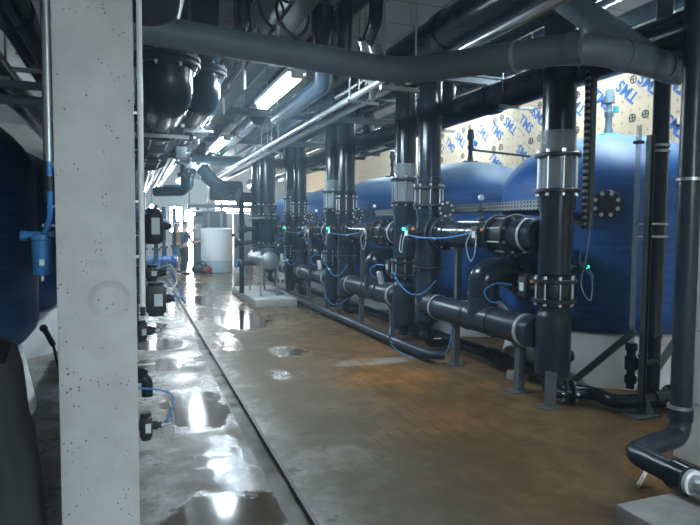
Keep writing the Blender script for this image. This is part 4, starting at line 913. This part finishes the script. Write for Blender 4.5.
# ------------------------------------------------------------------ left row: tank, header, sheet, overhead
T = tank(-1.95, 5.65, 0, 'dark blue tank at the left edge of the frame, behind the filter', 'left row tanks')
tank(-1.95, 8.75, 1, 'dark blue tank of the left row behind the near pillar', 'left row tanks')
sh = MB(); nx, ny = 60, 30
def ss(a, b, x): x = min(1, max(0, (x-a)/(b-a))); return x*x*(3-2*x)
for j in range(ny+1):
    for i in range(nx+1):
        u, w = i/nx, j/ny; x = -1.7+1.325*u; y = 1.5+1.75*w
        z = 1.07 - .38*ss(-.50, -.45, x) - .72*ss(-.44, -.385, x)
        z *= ss(1.5, 1.72, y); z *= 1-ss(3.12, 3.25, y)
        z += .035*math.sin(9*u+4*w)*math.cos(7*w+2*u) + .02*math.sin(27*u-9*w) + .012*math.sin(40*w+13*u)
        sh.v.append(V((x, y, max(.004, z))))
for j in range(ny):
    for i in range(nx): a = j*(nx+1)+i; sh.f.append((a, a+1, a+nx+2, a+nx+1))
single('plastic_sheet', sh, 'rubber', 'crumpled black sheet draped over equipment in the bottom left corner', 'sheet')
run('overhead_main', -.66, 2.92, .115, 1.0, 14, 'pvc', 'black overhead pipe at the top left corner left of the pillar', 'pipe', 'overhead mains', [4.2], (5.2,))
run('overhead_main', -1.02, 2.86, .13, 1.0, 14, 'pvc', 'black overhead pipe farthest left, beside the corner one', 'pipe', 'overhead mains', [4.6], (5.2,))
single('strut_beam', MB().box((-1.1, 4.5, 2.53), (1.5, .04, .05)).cyl((-1.8, 4.5, 2.5), (-1.8, 4.5, ZC), .012, 8), 'steel_dark', 'grey steel strut across the top left corner left of the pillar', 'beam', 'steel cross beams')
single('cross_pipe', MB().cyl((-2.2, 4.62, 2.45), (-.3, 4.62, 2.45), .035, 16), 'pvc_grey', 'thin grey pipe just below the steel strut left of the pillar', 'pipe')
single('ladder_tray', MB().box((-.60, 5.2, 3.02), (.05, .05, 2.46)).box((-.55, 5.2, 2.0), (.10, .03, .03)), 'steel_dark', 'dark upright steel channel left of the pillar above the dark tank', 'channel')
t = thing('ball_valve', 'small grey valve on a black line between the dark tank pedestal and the pillar', 'valve', (-.5, 4.2, .9))
c = bearing(50, 338, y=4.2)
part('valve_body', MB().cyl(c+V((-.03, 0, .06)), c+V((.02, 0, -.05)), .018, 14).sphere(c+V((-.035, 0, .065)), .026), 'iron', t); part('line', MB().path([c+V((.018, 0, -.045)), c+V((.03, 0, -.12)), c+V((.05, 0, -.22))], .008, 10), 'pvc', t)

# ------------------------------------------------------------------ far end: tank, cabinet, pumps, bag, people
wt = thing('water_tank', 'white translucent plastic water tank at the far end of the aisle', 'tank', (2.84, 21.1, 0))
part('lower_wall', MB().lathe((2.84, 21.1, 0), (0, 0, 1), [(.50, 0), (.53, .02), (.53, .42)], 40), 'waterline', wt, 'wall below the waterline, bluish')
part('upper_wall', MB().lathe((2.84, 21.1, 0), (0, 0, 1), [(.53, .42), (.53, 1.46), (.545, 1.47), (.545, 1.52), (.50, 1.53), (.3, 1.56)], 40), 'offwhite', wt)
part('outlet', MB().cyl((3.36, 21.0, 1.30), (3.48, 21.0, 1.30), .05, 14), 'iron', wt)
cb = thing('control_cabinet', 'tall dark instrument rack left of the white tank', 'cabinet', (2.27, 21.6, 0))
part('frame', MB().box((2.27, 21.6, 1.0), (.34, .4, 2.0), None, .01), 'darkcab', cb); part('panel', MB().box((2.27, 21.39, 1.45), (.26, .02, .5)), 'cabinet', cb); part('pump_head', MB().cyl((2.15, 21.4, 2.05), (2.40, 21.4, 2.05), .09, 18).cyl((2.25, 21.4, 2.0), (2.25, 21.4, 2.28), .05, 14), 'iron', cb)
cb = thing('control_cabinet', 'pale grey wall cabinet right of the white tank', 'cabinet', (3.95, 22.4, 0))
part('case', MB().box((3.95, 22.4, 1.05), (.62, .35, 2.1), None, .01), 'cabinet', cb); part('door_panel', MB().box((3.95, 22.215, 1.1), (.54, .02, 1.8)), 'cabinet', cb); part('display', MB().box((3.95, 22.20, 1.75), (.2, .02, .18)), 'box', cb)
cb = thing('control_cabinet', 'grey cabinet hung behind the white tank with dark panel', 'cabinet', (2.95, 22.4, 0))
part('case', MB().box((2.95, 22.5, 1.15), (.9, .3, 2.1), None, .01), 'darkcab', cb); part('pipe_riser', MB().cyl((2.72, 22.3, 0), (2.72, 22.3, 2.5), .04, 12).cyl((3.2, 22.3, 0), (3.2, 22.3, 2.5), .06, 12), 'cabinet', cb)
for k, (px, y) in enumerate(((167, 20.2), (156, 19.2), (147, 17.6))):
    c = bearing(px, 262, y=y); x = c.x
    pmp = thing('water_pump', ['blue pump on the floor left of the workers', 'blue pump in the middle of the far pump row', 'blue pump of the far row nearest to the pillar'][k], 'pump', (x, y, 0), 'blue pumps')
    part('base', MB().box((x, y, .1), (.55, .5, .2), None, .01), 'block', pmp)
    part('motor', MB().lathe((x-.25, y, .45), (1, 0, 0), [(.1, 0), (.2, .03), (.2, .36), (.17, .38), (.17, .42)], 24), 'pump', pmp)
    part('volute', MB().lathe((x+.17, y, .45), (1, 0, 0), [(.16, 0), (.24, .03), (.24, .14), (.1, .17)], 24).cyl((x+.25, y, .5), (x+.25, y, .95), .07, 16), 'pump', pmp)
    flange(pmp, (x+.25, y, .95), (0, 0, 1), .13, .05, .03, 8, False); part('discharge', MB().cyl((x+.25, y, .95), (x+.25, y, 2.2), .06, 14), 'pvc', pmp)
c = bearing(201, 269, y=20.6)
bg = thing('tool_bag', 'open red and black tool bag on the floor in front of the rack', 'bag', (2.22, 20.6, 0))
b = MB().sphere((2.24, 20.6, .16), .3, (1.05, .7, .62), 20, 12)
for p_ in b.v: p_.z = max(0, p_.z + .03*math.sin(14*p_.x+9*p_.y))
part('body', b, 'rubber', bg); part('red_flap', MB().sphere((2.42, 20.48, .14), .2, (1., .55, .5), 16, 8), 'red', bg); part('handle', MB().path([(2.05, 20.5, .28), (2.15, 20.5, .42), (2.35, 20.5, .42), (2.42, 20.5, .26)], .02, 8, .08), 'rubber', bg)
single('floor_box', MB().box((3.55, 20.6, .09), (.34, .28, .18), None, .02), 'white', 'small white box on the floor right of the white tank', 'box')

def skin(name, verts, edges, radii, m, parent, off):
    me = bpy.data.meshes.new(name); me.from_pydata([tuple(V(p)) for p in verts], edges, []); o = link(name, me, m, parent)
    md = o.modifiers.new('Skin', 'SKIN'); md.use_smooth_shade = True
    for sv, r in zip(me.skin_vertices[0].data, radii): sv.radius = (r, r) if not isinstance(r, tuple) else r
    me.skin_vertices[0].data[0].use_root = True
    o.modifiers.new('Subdivision', 'SUBSURF').levels = 1; o.modifiers['Subdivision'].render_levels = 2
    return o
def person(loc, rz, pose, top, bottom, shorts, label):
    """skeleton in metres, facing +x before turning"""
    root = thing('person', label, 'person', loc); root.rotation_euler = (0, 0, rz)
    Vt, E, Rr = [], [], []
    def ch(pts, start=None):
        prev = start
        for p, r in pts:
            Vt.append(p); Rr.append(r)
            if prev is not None: E.append((prev, len(Vt)-1))
            prev = len(Vt)-1
        return prev
    pel = ch([((0, 0, .95), .115)])
    chest = ch([((.01, 0, 1.10), .105), ((.02, 0, 1.26), .125), ((.02, 0, 1.38), .105)], pel)
    neck = ch([((.03, 0, 1.47), .055), ((.05, 0, 1.54), .055)], chest)
    ch([((.065, 0, 1.60), .085), ((.07, 0, 1.67), .088), ((.06, 0, 1.71), .06)], neck)
    for s_ in (1, -1):
        ch([((0, .09*s_, .90), .095), ((.03*pose['k'], .10*s_, .50), .062), ((-.02, .10*s_, .28), .056), ((-.03, .10*s_, .08), .042), ((.05, .10*s_, .035), .036), ((.14, .11*s_, .025), .028)], pel)
        sh_, el, wr = pose['arm'][0 if s_ > 0 else 1]
        hd = (V(wr)-V(el)).normalized()
        e = ch([((.02, .17*s_, 1.39), .062), (sh_, .050), (el, .042), (wr, .030), (tuple(V(wr)+hd*.07), .033)], chest)
        u, w_, _ = basis(hd)
        for q in range(4): ch([(tuple(V(wr)+hd*.115+u*(.027-.018*q)), .0095), (tuple(V(wr)+hd*(.165-.006*abs(q-1))+u*(.030-.020*q)+w_*.015), .008)], e)
        ch([(tuple(V(wr)+hd*.06+u*.045), .010), (tuple(V(wr)+hd*.10+u*.062), .009)], e-0)
    skin('body', Vt, E, Rr, 'skin', root, None)
    # shirt
    sv = [(0, 0, .93), (.01, 0, 1.10), (.02, 0, 1.26), (.02, 0, 1.40)]; se = [(0, 1), (1, 2), (2, 3)]; sr = [.138, .132, .148, .115]
    for j, s_ in enumerate((1, -1)):
        sh_ = pose['arm'][j][0]; i = len(sv); sv += [(.02, .17*s_, 1.40), sh_]; se += [(3, i), (i, i+1)]; sr += [.078, .068]
    skin('shirt', sv, se, sr, top, root, None)
    bv = [(0, 0, .98)]; be = []; br = [.135]
    for s_ in (1, -1):
        i = len(bv); bv += [(0, .09*s_, .88), (.03*pose['k'], .10*s_, .52)]; be += [(0, i), (i, i+1)]; br += [.115, .085]
        if not shorts: bv += [(-.02, .10*s_, .28), (-.03, .10*s_, .10)]; be += [(i+1, i+2), (i+2, i+3)]; br += [.075, .068]
    skin('shorts' if shorts else 'trousers', bv, be, br, bottom, root, None)
    link('hair', MB().sphere((.045, 0, 1.70), .098, (1.05, .9, .78)).mesh('hair'), 'hair', root)
    fc = MB()
    for s_ in (1, -1): fc.sphere((.148, .033*s_, 1.655), .010, n=8, m=6)
    link('eyes', fc.mesh('eyes'), 'hair', root)
    link('nose', MB().sphere((.155, 0, 1.63), .016, (1, .8, 1.4), 10, 6).mesh('nose'), 'skin', root)
    for s_ in (1, -1):
        link('ear', MB().sphere((.06, .088*s_, 1.645), .024, (.9, .4, 1.3), 10, 6).mesh('ear'), 'skin', root)
        link('shoe', MB().sphere((.05, .105*s_, .042), .06, (2.2, .85, .75), 14, 8).mesh('shoe'), 'shoe', root)
person((1.68, 20.3, 0), math.radians(22), dict(k=1., arm=[((.10, .21, 1.28), (.30, .17, 1.38), (.46, .12, 1.56)), ((.10, -.21, 1.22), (.20, -.21, 1.05), (.42, -.17, 1.10))]), 'navy', 'trouser', False, 'person in dark t-shirt and trousers reaching towards the instrument rack')
person((1.50, 21.2, 0), math.radians(35), dict(k=.6, arm=[((.04, .23, 1.20), (.06, .25, .98), (.16, .24, .78)), ((.04, -.23, 1.20), (.06, -.25, .98), (.16, -.24, .78))]), 'tan', 'khaki', True, 'person in tan shirt and khaki shorts standing behind the one in dark clothes')

# ------------------------------------------------------------------ camera, world, colour
cd = bpy.data.cameras.new('camera'); cd.sensor_width = 36; cd.lens = 590/700*36; cd.clip_start = .05; cd.clip_end = 100
co = bpy.data.objects.new('camera', cd); COL.objects.link(co)
R = Matrix((CR[0], -CR[1], -CR[2])).transposed().to_4x4(); co.matrix_world = Matrix.Translation(CAM) @ R
SC.camera = co
w = bpy.data.worlds.new('world'); SC.world = w; w.use_nodes = True
w.node_tree.nodes['Background'].inputs[0].default_value = (.55, .75, .85, 1); w.node_tree.nodes['Background'].inputs[1].default_value = .0
SC.view_settings.view_transform = 'Standard'; SC.view_settings.look = 'None'; SC.view_settings.exposure = 1.70; SC.view_settings.gamma = 1; SC.view_settings.use_curve_mapping = False
vs = w.node_tree.nodes.new('ShaderNodeVolumeScatter'); vs.inputs['Density'].default_value = .0085; vs.inputs['Anisotropy'].default_value = .6; vs.inputs['Color'].default_value = (.62, .86, 1, 1)
w.node_tree.links.new(vs.outputs[0], w.node_tree.nodes['World Output'].inputs['Volume'])
SC.cycles.max_bounces = 6; SC.cycles.transparent_max_bounces = 12
